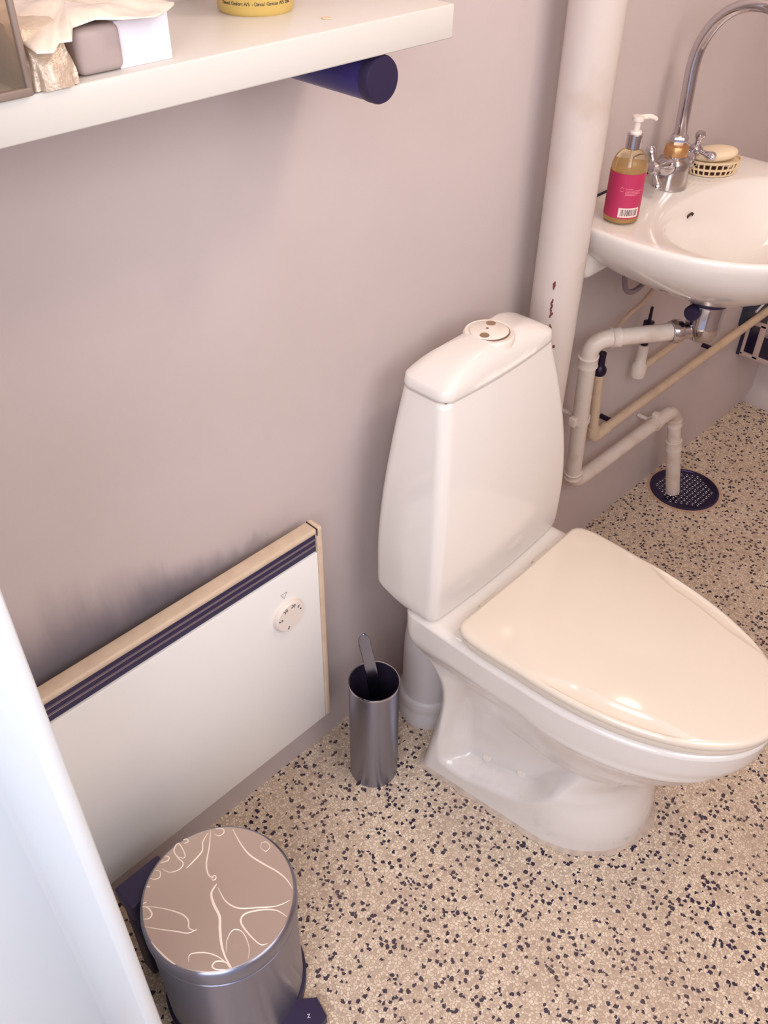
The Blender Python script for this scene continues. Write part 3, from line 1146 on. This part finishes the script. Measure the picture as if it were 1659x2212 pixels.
# hinge at the back and pedal at the front
hg = box('hinge', -0.0950, -0.0200, 0.078, 0.1230, 0.225, 0.262, navy_black, pb, bev=0.004)
box('hinge_back', -0.0900, -0.0300, 0.095, 0.125, 0.012, 0.228, navy_black, pb, bev=0.004)
bm = bmesh.new()
add_loft(bm, [[(0.040, -0.094, z), (0.066, -0.116, z), (0.058, -0.148, z), (0.010, -0.155, z), (0.0, -0.105, z)] for z in (0.006, 0.026)])
pd = finish(bm, 'pedal', navy_black, pb, smooth=False)
bm = bmesh.new()
add_loft(bm, [[(0.066, -0.1160, z), (0.0675, -0.1165, z), (0.0595, -0.1495, z), (0.058, -0.148, z)] for z in (0.004, 0.0275)])
finish(bm, 'pedal_edge', chrome_worn, pd, smooth=False)
text('pedal_mark', 'z', 0.013, (0.040, -0.127, 0.0263), (0, 0, math.radians(-38)), mat('white_print', lin(210, 205, 215), 0.5), pd, 0.0001)

# ------------------------------------------------------------------ washbasin
BX, BYC, BZ = 1.535, -0.20, 0.905
wb = empty('washbasin', (BX, 0.0, 0.0), 'white ceramic washbasin with a rounded front hung on the sink wall', 'washbasin')


def basin_outline(s=1.0, n=96, grow_=0.0):
    """half oval front, straight back with round corners; returns points around"""
    pts = []
    for i in range(n):
        a = 2 * PI * i / n
        ca, sa = cos(a), sin(a)
        if sa >= 0:   # back half (towards wall)
            ex = 5.5
        else:
            ex = 2.35
        r = (abs(ca) ** ex + abs(sa) ** ex) ** (-1 / ex)
        x = 0.262 * r * ca
        y = (0.128 if sa >= 0 else 0.292) * r * sa
        pts.append((x * s, -0.130 + y * s))
    return pts


bm = bmesh.new()
base = basin_outline()


def bring(s, z, dy=0.0, sy=None):
    out = []
    for x, y in base:
        yy = y
        px = x * s
        py = -0.130 + (y + 0.130) * (sy if sy is not None else s) + dy
        py = min(py, -0.0015)
        out.append((px, py, z))
    return out


rings = [bring(0.13, 0.738, -0.055, 0.13), bring(0.20, 0.741, -0.055, 0.20), bring(0.32, 0.754, -0.05, 0.32), bring(0.46, 0.773, -0.042, 0.46), bring(0.60, 0.793, -0.034, 0.60), bring(0.74, 0.815, -0.022, 0.74), bring(0.86, 0.840, -0.011, 0.86), bring(0.94, 0.861, -0.003, 0.94), bring(0.975, 0.878, 0, 0.975),
         bring(0.992, 0.890), bring(0.998, 0.898), bring(0.996, 0.9035), bring(0.988, 0.9062), bring(0.97, 0.907)]
# top ledge then bowl
bowl_c = (0.0, -0.245)


def bowl_ring(a, b, z, cyy, ex=2.5):
    out = []
    n = len(base)
    for i in range(n):
        t = 2 * PI * i / n
        ca, sa = cos(t), sin(t)
        r = (abs(ca) ** ex + abs(sa) ** ex) ** (-1 / ex)
        out.append((a * r * ca, cyy + b * r * sa, z))
    return out


rings += [bowl_ring(0.222, 0.142, 0.9055, -0.258), bowl_ring(0.214, 0.136, 0.9020, -0.258), bowl_ring(0.206, 0.129, 0.892, -0.258), bowl_ring(0.196, 0.120, 0.872, -0.258, 2.4),
          bowl_ring(0.168, 0.098, 0.845, -0.255, 2.3), bowl_ring(0.130, 0.075, 0.812, -0.246, 2.2), bowl_ring(0.08, 0.05, 0.790, -0.232, 2.1), bowl_ring(0.04, 0.035, 0.776, -0.222, 2.0), bowl_ring(0.022, 0.022, 0.770, -0.215, 2.0)]
add_loft(bm, rings)
finish(bm, 'basin', ceramic, wb, angle=80)
dark_hole = mat('dark_hole', lin(70, 44, 40), 0.7)
mt = Matrix.Translation((-0.030, -0.1345, 0.8800)) @ Matrix.Rotation(math.radians(-62), 4, 'X')
lathe('overflow_hole', [(0.0, 0.0010), (0.0085, 0.0010), (0.0088, -0.003)], dark_hole, wb, n=24, mtx=mt)
box('painted_gap_shadow', -0.250, 0.245, -0.004, 0.0, 0.897, 0.9085, dark_inside, wb)  # dark strip standing in for the shadow in the gap behind the basin
bm = bmesh.new()
add_box(bm, -0.235, -0.14, -0.07, 0.0, 0.795, 0.862, 0.02, 4)
finish(bm, 'mounting_block', ceramic, wb)

# mixer tap
mx = empty('mixer_tap', (1.541, -0.066, 0.9065), 'chrome two-handled mixer tap with tall swan-neck spout on the washbasin', 'tap')
mx.scale = (1.14, 1.14, 1.0)
lathe('body', [(0.0, 0.0), (0.0270, 0.0), (0.0275, 0.003), (0.0262, 0.022), (0.0252, 0.044), (0.0235, 0.050), (0.0185, 0.054), (0.0175, 0.060), (0.0, 0.060)], chrome_worn, mx, n=40)
tan = mat('limescaled_brass', lin(208, 158, 108), 0.34, metal=0.8)
lathe('collar', [(0.0165, 0.056), (0.0185, 0.057), (0.0185, 0.068), (0.0170, 0.073), (0.012, 0.075), (0.0, 0.075)], tan, mx, n=32)
sp_pts = spline([(0.022, 0.004, 0.066), (0.0195, 0.004, 0.110), (0.0170, 0.004, 0.160), (0.0160, 0.004, 0.205), (0.0160, -0.002, 0.240), (0.0160, -0.020, 0.275), (0.0160, -0.048, 0.298), (0.016, -0.085, 0.304), (0.016, -0.125, 0.290), (0.016, -0.150, 0.260), (0.016, -0.157, 0.230)], 8)
tube('spout', [(p.x - 0.012 + 0.0, p.y, p.z) for p in sp_pts], 0.0098, chrome, mx, n=24)
lathe('spout_nut', [(0.0, 0.072), (0.0135, 0.072), (0.0142, 0.075), (0.0142, 0.084), (0.0120, 0.088), (0.0095, 0.090), (0.0, 0.090)], chrome, mx, 0.009, 0.004, 0, n=6)


def tap_handle(sx, az):
    hd = lathe('handle', [(0.0, -0.002), (0.0135, -0.002), (0.0150, 0.006), (0.0165, 0.016), (0.0125, 0.024), (0.0085, 0.030), (0.0075, 0.040), (0.0100, 0.043), (0.0105, 0.052), (0.0070, 0.056), (0.0, 0.057)], chrome, mx, n=28,
               mtx=Matrix.Translation((sx * 0.016, -0.001, 0.040)) @ Matrix.Rotation(math.radians(sx * 78), 4, 'Y') @ Matrix.Rotation(az, 4, 'Z'))
    base_m = Matrix.Translation((sx * 0.016, -0.001, 0.040)) @ Matrix.Rotation(math.radians(sx * 78), 4, 'Y')
    for k in range(4):
        a = az + PI / 2 * k
        bm = bmesh.new()
        pts = [base_m @ Vector((cos(a) * r, sin(a) * r, 0.048)) for r in (0.006, 0.012, 0.018, 0.024, 0.030, 0.0345, 0.0360)]
        add_tube(bm, pts, [0.0046, 0.0042, 0.0050, 0.0070, 0.0084, 0.0066, 0.0022], n=16)
        finish(bm, 'handle_arm', chrome, hd)
    return hd


tap_handle(-1, 0.5)
tap_handle(1, 0.2)

# liquid soap bottle
LB = (1.343, -0.090)
sb = empty('soap_bottle', (LB[0], LB[1], 0.9072), 'pump bottle of golden liquid soap with a pink label on the washbasin', 'soap bottle', rz=math.radians(-34))
sb.scale = (0.90, 0.90, 0.945)
glass = mat('clear_bottle', lin(244, 226, 196), 0.08, trans=0.92, ior=1.3)
liq = mat('golden_liquid', lin(246, 206, 112), 0.15, trans=0.55, ior=1.33)
lathe('bottle', [(0.0, 0.0), (0.027, 0.0), (0.0315, 0.003), (0.0325, 0.008), (0.0325, 0.088), (0.0320, 0.097), (0.0295, 0.107), (0.0240, 0.1155), (0.0180, 0.1205), (0.0130, 0.1235), (0.0125, 0.128), (0.0, 0.128)], glass, sb, n=56)
lathe('liquid_soap', [(0.0, 0.002), (0.027, 0.003), (0.0312, 0.008), (0.0312, 0.092), (0.0, 0.092)], liq, sb, n=56)
pink = mat('pink_label', lin(186, 50, 92), 0.5)
a0, a1 = math.radians(150), math.radians(318)
bm = bmesh.new()
N_ = 40
va, vb = [], []
for k in range(N_ + 1):
    a = a0 + (a1 - a0) * k / N_
    va.append(bm.verts.new((0.0329 * cos(a), 0.0329 * sin(a), 0.012)))
    vb.append(bm.verts.new((0.0329 * cos(a), 0.0329 * sin(a), 0.0890)))
for k in range(N_):
    bm.faces.new((va[k], va[k + 1], vb[k + 1], vb[k]))
lab = finish(bm, 'label', pink, sb)


def wrap_rect(bm, A0, A1, z0, z1, r):
    n = 8
    a_ = [bm.verts.new((r * cos(math.radians(A0 + (A1 - A0) * k / n)), r * sin(math.radians(A0 + (A1 - A0) * k / n)), z0)) for k in range(n + 1)]
    b_ = [bm.verts.new((r * cos(math.radians(A0 + (A1 - A0) * k / n)), r * sin(math.radians(A0 + (A1 - A0) * k / n)), z1)) for k in range(n + 1)]
    for k in range(n):
        bm.faces.new((a_[k], a_[k + 1], b_[k + 1], b_[k]))


bm = bmesh.new()
wrap_rect(bm, 233, 303, 0.0145, 0.0310, 0.0331)
finish(bm, 'barcode_sticker', mat('white_sticker', lin(238, 214, 204), 0.5), lab)
bm = bmesh.new()
x = 240.0
random.seed(3)
while x < 297:
    wd = random.choice([0.8, 1.2, 2.0, 2.6])
    wrap_rect(bm, x, x + wd, 0.0172, 0.0285, 0.0332)
    x += wd + random.choice([0.9, 1.3, 2.0])
finish(bm, 'barcode', ink_dark, lab)
bm = bmesh.new()
for zl, x0, x1 in ((0.0640, 245, 268), (0.0610, 245, 300), (0.0585, 245, 292), (0.0560, 245, 298), (0.0535, 245, 285)):
    x = x0
    while x < x1:
        wd = random.uniform(2, 5)
        wrap_rect(bm, x, min(x + wd, x1), zl, zl + 0.0011, 0.0331)
        x += wd + 0.9
for k in range(24):
    A = 233 + 6.0 * cos(2 * PI * k / 24)
    B = 233 + 6.0 * cos(2 * PI * (k + 1) / 24)
    z_a, z_b = 0.0625 + 0.0036 * sin(2 * PI * k / 24), 0.0625 + 0.0036 * sin(2 * PI * (k + 1) / 24)
    P_ = [(0.0331 * cos(math.radians(q)), 0.0331 * sin(math.radians(q))) for q in (A, B)]
    P_ = [bm.verts.new((P_[0][0], P_[0][1], z_a)), bm.verts.new((P_[1][0], P_[1][1], z_b)), bm.verts.new((P_[1][0], P_[1][1], z_b + 0.0008)), bm.verts.new((P_[0][0], P_[0][1], z_a + 0.0008))]
    bm.faces.new(P_)
finish(bm, 'label_print', mat('pale_pink_print', lin(232, 140, 160), 0.5), lab)
pm = lathe('pump', [(0.0, 0.151), (0.0055, 0.151), (0.0060, 0.152), (0.0060, 0.168), (0.0100, 0.1685), (0.0105, 0.170), (0.0100, 0.176), (0.0, 0.177)], plastic_white, sb, n=28)
bm = bmesh.new()
dn = Vector((0.97, 0.22, 0))
add_tube(bm, spline([Vector((0, 0, 0.1720)), dn * 0.012 + Vector((0, 0, 0.1728)), dn * 0.026 + Vector((0, 0, 0.1722)), dn * 0.038 + Vector((0, 0, 0.1680)), dn * 0.041 + Vector((0, 0, 0.1655))], 5), [0.0050 - 0.00008 * k for k in range(21)], n=14)
finish(bm, 'nozzle', plastic_white, pm)
lathe('silver_collar', [(0.0, 0.1240), (0.0130, 0.1240), (0.0140, 0.1250), (0.0140, 0.1470), (0.0130, 0.1480), (0.0, 0.1480)], chrome, sb, n=36)
lathe('ferrule', [(0.0, 0.148), (0.0105, 0.148), (0.0110, 0.1500), (0.0095, 0.1530), (0.0, 0.1532)], plastic_white, sb, n=28)
tube('dip_tube', [(0, 0, 0.006), (0, 0, 0.122)], 0.0022, plastic_white, sb, n=10)

# soap dish and soap
sd = empty('soap_dish', (1.662, -0.084, 0.9072), 'oval cream plastic soap dish with slotted sides on the washbasin', 'soap dish', rz=math.radians(-40))
dish_m = mat('cream_dish', lin(232, 206, 168), 0.35)


def oval(a, b, z, n=48):
    return [(a * cos(2 * PI * k / n), b * sin(2 * PI * k / n), z) for k in range(n)]


for nm, z0, z1, s0, s1 in (('foot_ring', 0.0, 0.003, 0.86, 0.88), ('middle_ring', 0.0105, 0.0145, 0.95, 0.97), ('top_ring', 0.0235, 0.0275, 1.02, 1.04)):
    bm = bmesh.new()
    A, B = 0.050, 0.034
    rr = [oval(A * s0, B * s0, z0), oval(A * s1, B * s1, z1), oval(A * s1 - 0.003, B * s1 - 0.003, z1), oval(A * s0 - 0.003, B * s0 - 0.003, z0)]
    vr = add_loft(bm, rr + [rr[0]], False, False)
    finish(bm, nm, dish_m, sd)
bm = bmesh.new()
for k in range(26):
    a = 2 * PI * k / 26
    c_, s2 = cos(a), sin(a)
    add_tube(bm, [(0.0430 * c_, 0.0285 * s2, 0.001), (0.0475 * c_, 0.0315 * s2, 0.013), (0.0508 * c_, 0.0340 * s2, 0.0255)], 0.0017, n=6)
finish(bm, 'side_ribs', dish_m, sd)
bm = bmesh.new()
add_loft(bm, [oval(0.042, 0.027, 0.0015), oval(0.042, 0.027, 0.0032)])
finish(bm, 'base_plate', mat('dish_inside', lin(110, 74, 60), 0.6), sd)
bm = bmesh.new()
add_loft(bm, [oval(0.047, 0.031, 0.0215), oval(0.047, 0.031, 0.0235)])
finish(bm, 'tray', dish_m, sd)
bm = bmesh.new()
rr = []
for k in range(13):
    t = -1 + 2 * k / 12
    q = max(0.02, 1 - abs(t) ** 2.6) ** (1 / 2.2)
    rr.append([(x * q ** 0.8, y * q ** 0.8, 0.0110 * t) for x, y, _ in oval(0.0440, 0.0250, 0)])
add_loft(bm, rr)
so = finish(bm, 'soap_bar', mat('cream_soap', lin(240, 218, 186), 0.4), angle=80)
so.location = (1.660, -0.084, 0.9072 + 0.0350)
so.rotation_euler = (0.05, -0.06, math.radians(-38))
tag(so, 'oval cream bar of soap lying on the slotted dish', 'soap')

# ------------------------------------------------------------------ chrome bottle trap and waste pipe
TX, TY = 1.545, -0.195
bt = empty('bottle_trap', (TX, TY, 0.0), 'chrome bottle trap hanging beneath the washbasin', 'trap')
lathe('top_collar', [(0.0, 0.7350), (0.030, 0.7350), (0.034, 0.7320), (0.034, 0.7265), (0.0, 0.7265)], ceramic, bt, n=40)
lathe('gasket', [(0.0, 0.7270), (0.0370, 0.7270), (0.0375, 0.7245), (0.0370, 0.7220), (0.0, 0.7220)], navy_black, bt, n=40)
lathe('cup', [(0.0, 0.7225), (0.0335, 0.7225), (0.0340, 0.7180), (0.0325, 0.6840), (0.0340, 0.6800), (0.0340, 0.6730), (0.0315, 0.6600), (0.0240, 0.6460), (0.0120, 0.6390), (0.0, 0.6380)], chrome, bt, n=48)
lathe('side_knob', [(0.0, 0.0), (0.012, 0.0), (0.0150, 0.004), (0.0150, 0.018), (0.0120, 0.022), (0.0, 0.023)], navy_black, bt, n=28,
      mtx=Matrix.Translation((-0.026, 0.010, 0.708)) @ Matrix.Rotation(math.radians(-90), 4, 'Y'))
dirv = Vector((1.362 - TX, -0.072 - TY, 0)).normalized()
qz = dirv.to_track_quat('Z', 'Y').to_matrix().to_4x4()
p0 = Vector((0, 0, 0.664))
bm = bmesh.new()
add_lathe(bm, [(0.0, 0.020), (0.0160, 0.020), (0.0170, 0.048), (0.0, 0.048)], n=32, mtx=Matrix.Translation(p0) @ qz)
finish(bm, 'outlet_arm', chrome, bt)
bm = bmesh.new()
add_lathe(bm, [(0.0, 0.046), (0.0215, 0.046), (0.0230, 0.052), (0.0230, 0.060), (0.0205, 0.066), (0.0, 0.066)], n=32, mtx=Matrix.Translation(p0) @ qz)
finish(bm, 'outlet_nut', chrome, bt)

wp = empty('waste_pipe', (1.40, -0.05, 0.0), 'white plastic waste pipe bending from the chrome trap down towards the floor drain', 'pipe')
wl = Vector((1.40, -0.05, 0.0))
R_ = 0.0168
A0 = Vector((TX, TY, 0.664)) + dirv * 0.0665
A1 = Vector((1.356, -0.068, 0.663))
A2 = Vector((1.418, -0.048, 0.270))
A3 = Vector((1.853, -0.050, 0.2705))
A4 = Vector((1.882, -0.090, 0.012))
tr = lambda L_: [p - wl for p in L_]
tube('upper_run', tr(fillet([A0, A1, A2, A3, A4], 0.042, 10)), R_, pvc, wp, n=28)


def sleeve(nm, p, q, r, m=pvc, parent=wp, off=wl):
    bm = bmesh.new()
    p, q = Vector(p), Vector(q)
    d = (q - p)
    add_tube(bm, [p - off, p + d * 0.06 - off, p + d * 0.14 - off, q - d * 0.14 - off, q - d * 0.06 - off, q - off], [r - 0.002, r, r - 0.001, r - 0.001, r, r - 0.002], n=28)
    return finish(bm, nm, m, parent)


dA = (A1 - A0).normalized()
sleeve('sleeve', A1 - dA * 0.040, A1 - dA * 0.058, R_ + 0.003)
dB = (A2 - A1).normalized()
sleeve('sleeve', A1 + dB * 0.036, A1 + dB * 0.062, R_ + 0.0035)
sleeve('sleeve', A2 - dB * 0.026, A2 - dB * 0.042, R_ + 0.0025)
dC = (A3 - A2).normalized()
dD = (A4 - A3).normalized()
sleeve('sleeve', A3 + dD * 0.032, A3 + dD * 0.050, R_ + 0.0035)
sleeve('sleeve', A3 + dD * 0.095, A3 + dD * 0.125, R_ + 0.0045)
tube('end_pipe', tr([A3 + dD * 0.10, A4]), R_ + 0.0016, pvc, wp, n=28)
for p in (A1 + dB * 0.20, A2 + dC * 0.345):
    bm = bmesh.new()
    pl = p - wl
    dd = dB if p.z > 0.3 else dC
    q = dd.to_track_quat('Z', 'Y').to_matrix().to_4x4()
    add_lathe(bm, [(R_ + 0.0005, -0.006), (R_ + 0.003, -0.006), (R_ + 0.003, 0.006), (R_ + 0.0005, 0.006)], n=28, mtx=Matrix.Translation(pl) @ q)
    add_tube(bm, [pl + Vector((0, 0, 0.0)) + Vector((0, 0.012, 0)), pl + Vector((0, -pl.y - wl.y - 0.0005 - 0 if False else 0.048, 0))], 0.005, n=12)
    if p.z > 0.3:
        add_box(bm, pl.x - 0.030, pl.x - 0.014, pl.y - 0.006, pl.y + 0.010, pl.z - 0.008, pl.z + 0.012, 0.002)
    else:
        add_box(bm, pl.x - 0.008, pl.x + 0.008, pl.y - 0.006, pl.y + 0.010, pl.z + 0.012, pl.z + 0.028, 0.002)
    finish(bm, 'pipe_clip', pvc, wp)

# thin supply pipe along the wall
su = empty('supply_pipe', (1.49, -0.036, 0.0), 'thin yellowed supply pipe turning at the wall and running to the far corner', 'pipe')
sl = Vector((1.49, -0.036, 0.0))
tube('pipe', [p - sl for p in fillet([(1.468, -0.036, 0.530), (1.492, -0.036, 0.354), (2.50, -0.036, 0.362)], 0.028, 8)], 0.0108, pvc_old, su, n=22)
bm = bmesh.new()
add_tube(bm, [Vector(p) - sl for p in fillet([(1.4885, -0.036, 0.385), (1.492, -0.036, 0.354), (1.545, -0.036, 0.3545)], 0.026, 8)], 0.0140, n=22)
finish(bm, 'elbow_fitting', pvc_old, su)
blackv = mat('black_metal', lin(42, 26, 52), 0.3, metal=0.4)
lathe('valve_nut', [(0.0, 0.0), (0.0130, 0.001), (0.0150, 0.006), (0.0150, 0.014), (0.0100, 0.021), (0.0088, 0.023), (0.0088, 0.050), (0.0, 0.050)], blackv, su, 1.468 - sl.x, 0.0, 0.527, n=24)
for xa in (0.088, 0.55):
    tube('wall_anchor', [(xa, 0.0, 0.3545), (xa, 0.036, 0.3545)], 0.006, blackv, su, n=12)

# second stub with stop valve behind the waste pipe
sv = empty('stop_valve', (1.655, -0.030, 0.0), 'small white capped pipe stub on the wall behind the waste pipe', 'valve')
lathe('stub', [(0.0, 0.440), (0.0150, 0.440), (0.0165, 0.446), (0.0165, 0.470), (0.0120, 0.476), (0.0115, 0.520), (0.0, 0.520)], pvc, sv, n=28)
lathe('stem', [(0.0, 0.518), (0.008, 0.518), (0.008, 0.560), (0.012, 0.562), (0.012, 0.575), (0.004, 0.578), (0.003, 0.610), (0.0, 0.610)], blackv, sv, n=20)
tube('branch', [(0.0, 0.0, 0.456), (0.10, 0.0, 0.458), (0.22, 0.0, 0.470)], 0.0085, pvc_old, sv, n=18)

cc = empty('copper_connector', (1.51, -0.028, 0.0), 'thin bent copper tube rising from the waste elbow to the washbasin', 'pipe')
tube('tube', [Vector(p) - Vector((1.51, -0.028, 0)) for p in spline([(1.497, -0.029, 0.590), (1.545, -0.028, 0.621), (1.603, -0.028, 0.634), (1.650, -0.029, 0.660), (1.668, -0.035, 0.720), (1.665, -0.045, 0.80)], 8)], 0.0050, mat('pale_copper', lin(212, 182, 158), 0.4, metal=0.2), cc, n=14)
hs = empty('flexible_hose', (1.55, -0.05, 0.0), 'grey curled flexible hose hanging beneath the left side of the washbasin', 'hose')
tube('hose', [Vector(p) - Vector((1.55, -0.05, 0)) for p in spline([(1.50, -0.035, 0.80), (1.500, -0.035, 0.740), (1.515, -0.035, 0.700), (1.550, -0.035, 0.685), (1.585, -0.038, 0.70), (1.600, -0.045, 0.76), (1.60, -0.05, 0.80)], 8)], 0.0055, mat('grey_hose', lin(150, 134, 146), 0.35, metal=0.5), hs, n=14)

# ------------------------------------------------------------------ floor drain
DR = 0.0865
fd = empty('floor_drain', (1.928, -0.101, 0.0), 'round steel floor drain grate of small holes in the terrazzo', 'drain')
drain_m = mat('drain_steel', lin(74, 66, 100), 0.24, metal=0.85)
lathe('rim', [(DR + 0.004, 0.0), (DR + 0.004, 0.0022), (DR + 0.001, 0.0032), (DR - 0.004, 0.003), (DR - 0.005, 0.0018), (DR - 0.005, 0.0)], drain_m, fd, n=64)
gp = lathe('grate', [(0.0, 0.0017), (DR - 0.004, 0.0017), (DR - 0.004, 0.0004), (0.0, 0.0004)], drain_m, fd, n=64)
bm = bmesh.new()
bm2 = bmesh.new()
st = 0.0142
for i in range(-8, 9):
    for j in range(-8, 9):
        x = st * (i + 0.5 * (j % 2))
        y = st * 0.866 * j
        if x * x + y * y > (DR - 0.014) ** 2:
            continue
        add_lathe(bm, [(0.0, 0.0019), (0.0036, 0.0019)], x, y, 0, n=10)
        add_lathe(bm2, [(0.0037, 0.0018), (0.0041, 0.0024), (0.0045, 0.0018)], x, y, 0, n=12)
finish(bm, 'holes', dark_inside, gp, smooth=False)
finish(bm2, 'hole_lips', chrome, gp)
bm = bmesh.new()
add_lathe(bm, [(DR + 0.003, 0.0005), (DR + 0.009, 0.0007), (DR + 0.012, 0.0002)], n=64)
finish(bm, 'cement_surround', mat('tan_cement', lin(206, 172, 146), 0.7, noise=(50, lin(190, 158, 134), 0.4, 0.6)), fd)

# ------------------------------------------------------------------ far corner: bathroom rack with bottles
vw = mat('pale_rack_plastic', lin(192, 170, 162), 0.45)
rk = empty('wall_rack', (2.34, 0.0, 0.232), 'pale plastic wall rack with tall open sides near the far corner', 'rack')
X0, X1, Y0, Y1 = -0.060, 0.085, -0.112, -0.010
for z0, z1 in ((0.0, 0.012), (0.098, 0.110)):
    bm = bmesh.new()
    add_box(bm, X0, X0 + 0.008, Y0, Y1, z0, z1, 0.0015)
    add_box(bm, X1 - 0.008, X1, Y0, Y1, z0, z1, 0.0015)
    add_box(bm, X0, X1, Y0, Y0 + 0.008, z0, z1, 0.0015)
    finish(bm, 'rim', vw, rk)
for y0, y1 in ((-0.018, -0.010), (-0.062, -0.046), (-0.112, -0.100)):
    box('upright', X0, X0 + 0.008, y0, y1, 0.004, 0.106, vw, rk, bev=0.0015)
for x0 in (-0.02, 0.03):
    box('upright', x0, x0 + 0.010, Y0, Y0 + 0.008, 0.004, 0.106, vw, rk, bev=0.0015)
box('back_plate', X0, X1, -0.010, -0.0005, 0.0, 0.112, navy_black, rk, bev=0.001)
box('shelf_plate', X0 + 0.002, X1 - 0.002, Y0 + 0.002, Y1, 0.0005, 0.004, navy_black, rk)
grn = mat('green_plastic', lin(104, 156, 96), 0.3, coat=0.2)
gp_ = empty('green_pouch', (2.33, 0.0, 0.335), 'green and navy plastic pouch hung flat on the wall behind the thin supply pipe', 'pouch')
bm = bmesh.new()
add_box(bm, -0.095, 0.10, -0.010, -0.001, 0.0, 0.165, 0.004, 2)
finish(bm, 'backing', mat('navy_backing', lin(46, 56, 78), 0.4), gp_)
bm = bmesh.new()
rr = []
for k in range(7):
    t = k / 6
    q = sin(PI * (0.12 + 0.76 * t)) ** 0.5
    rr.append([(-0.045 + 0.085 * t + 0.002, -0.0105 - 0.0065 * q * max(0.0, sin(a)), 0.085 + 0.045 * q * cos(a)) for a in [2 * PI * i_ / 20 for i_ in range(20)]])
add_loft(bm, rr)
finish(bm, 'green_bag', grn, gp_)
tube('white_stripe', [(-0.040, -0.0185, 0.028), (0.050, -0.0185, 0.052)], 0.0035, mat('white_stripe', lin(214, 210, 222), 0.4), gp_, n=10)
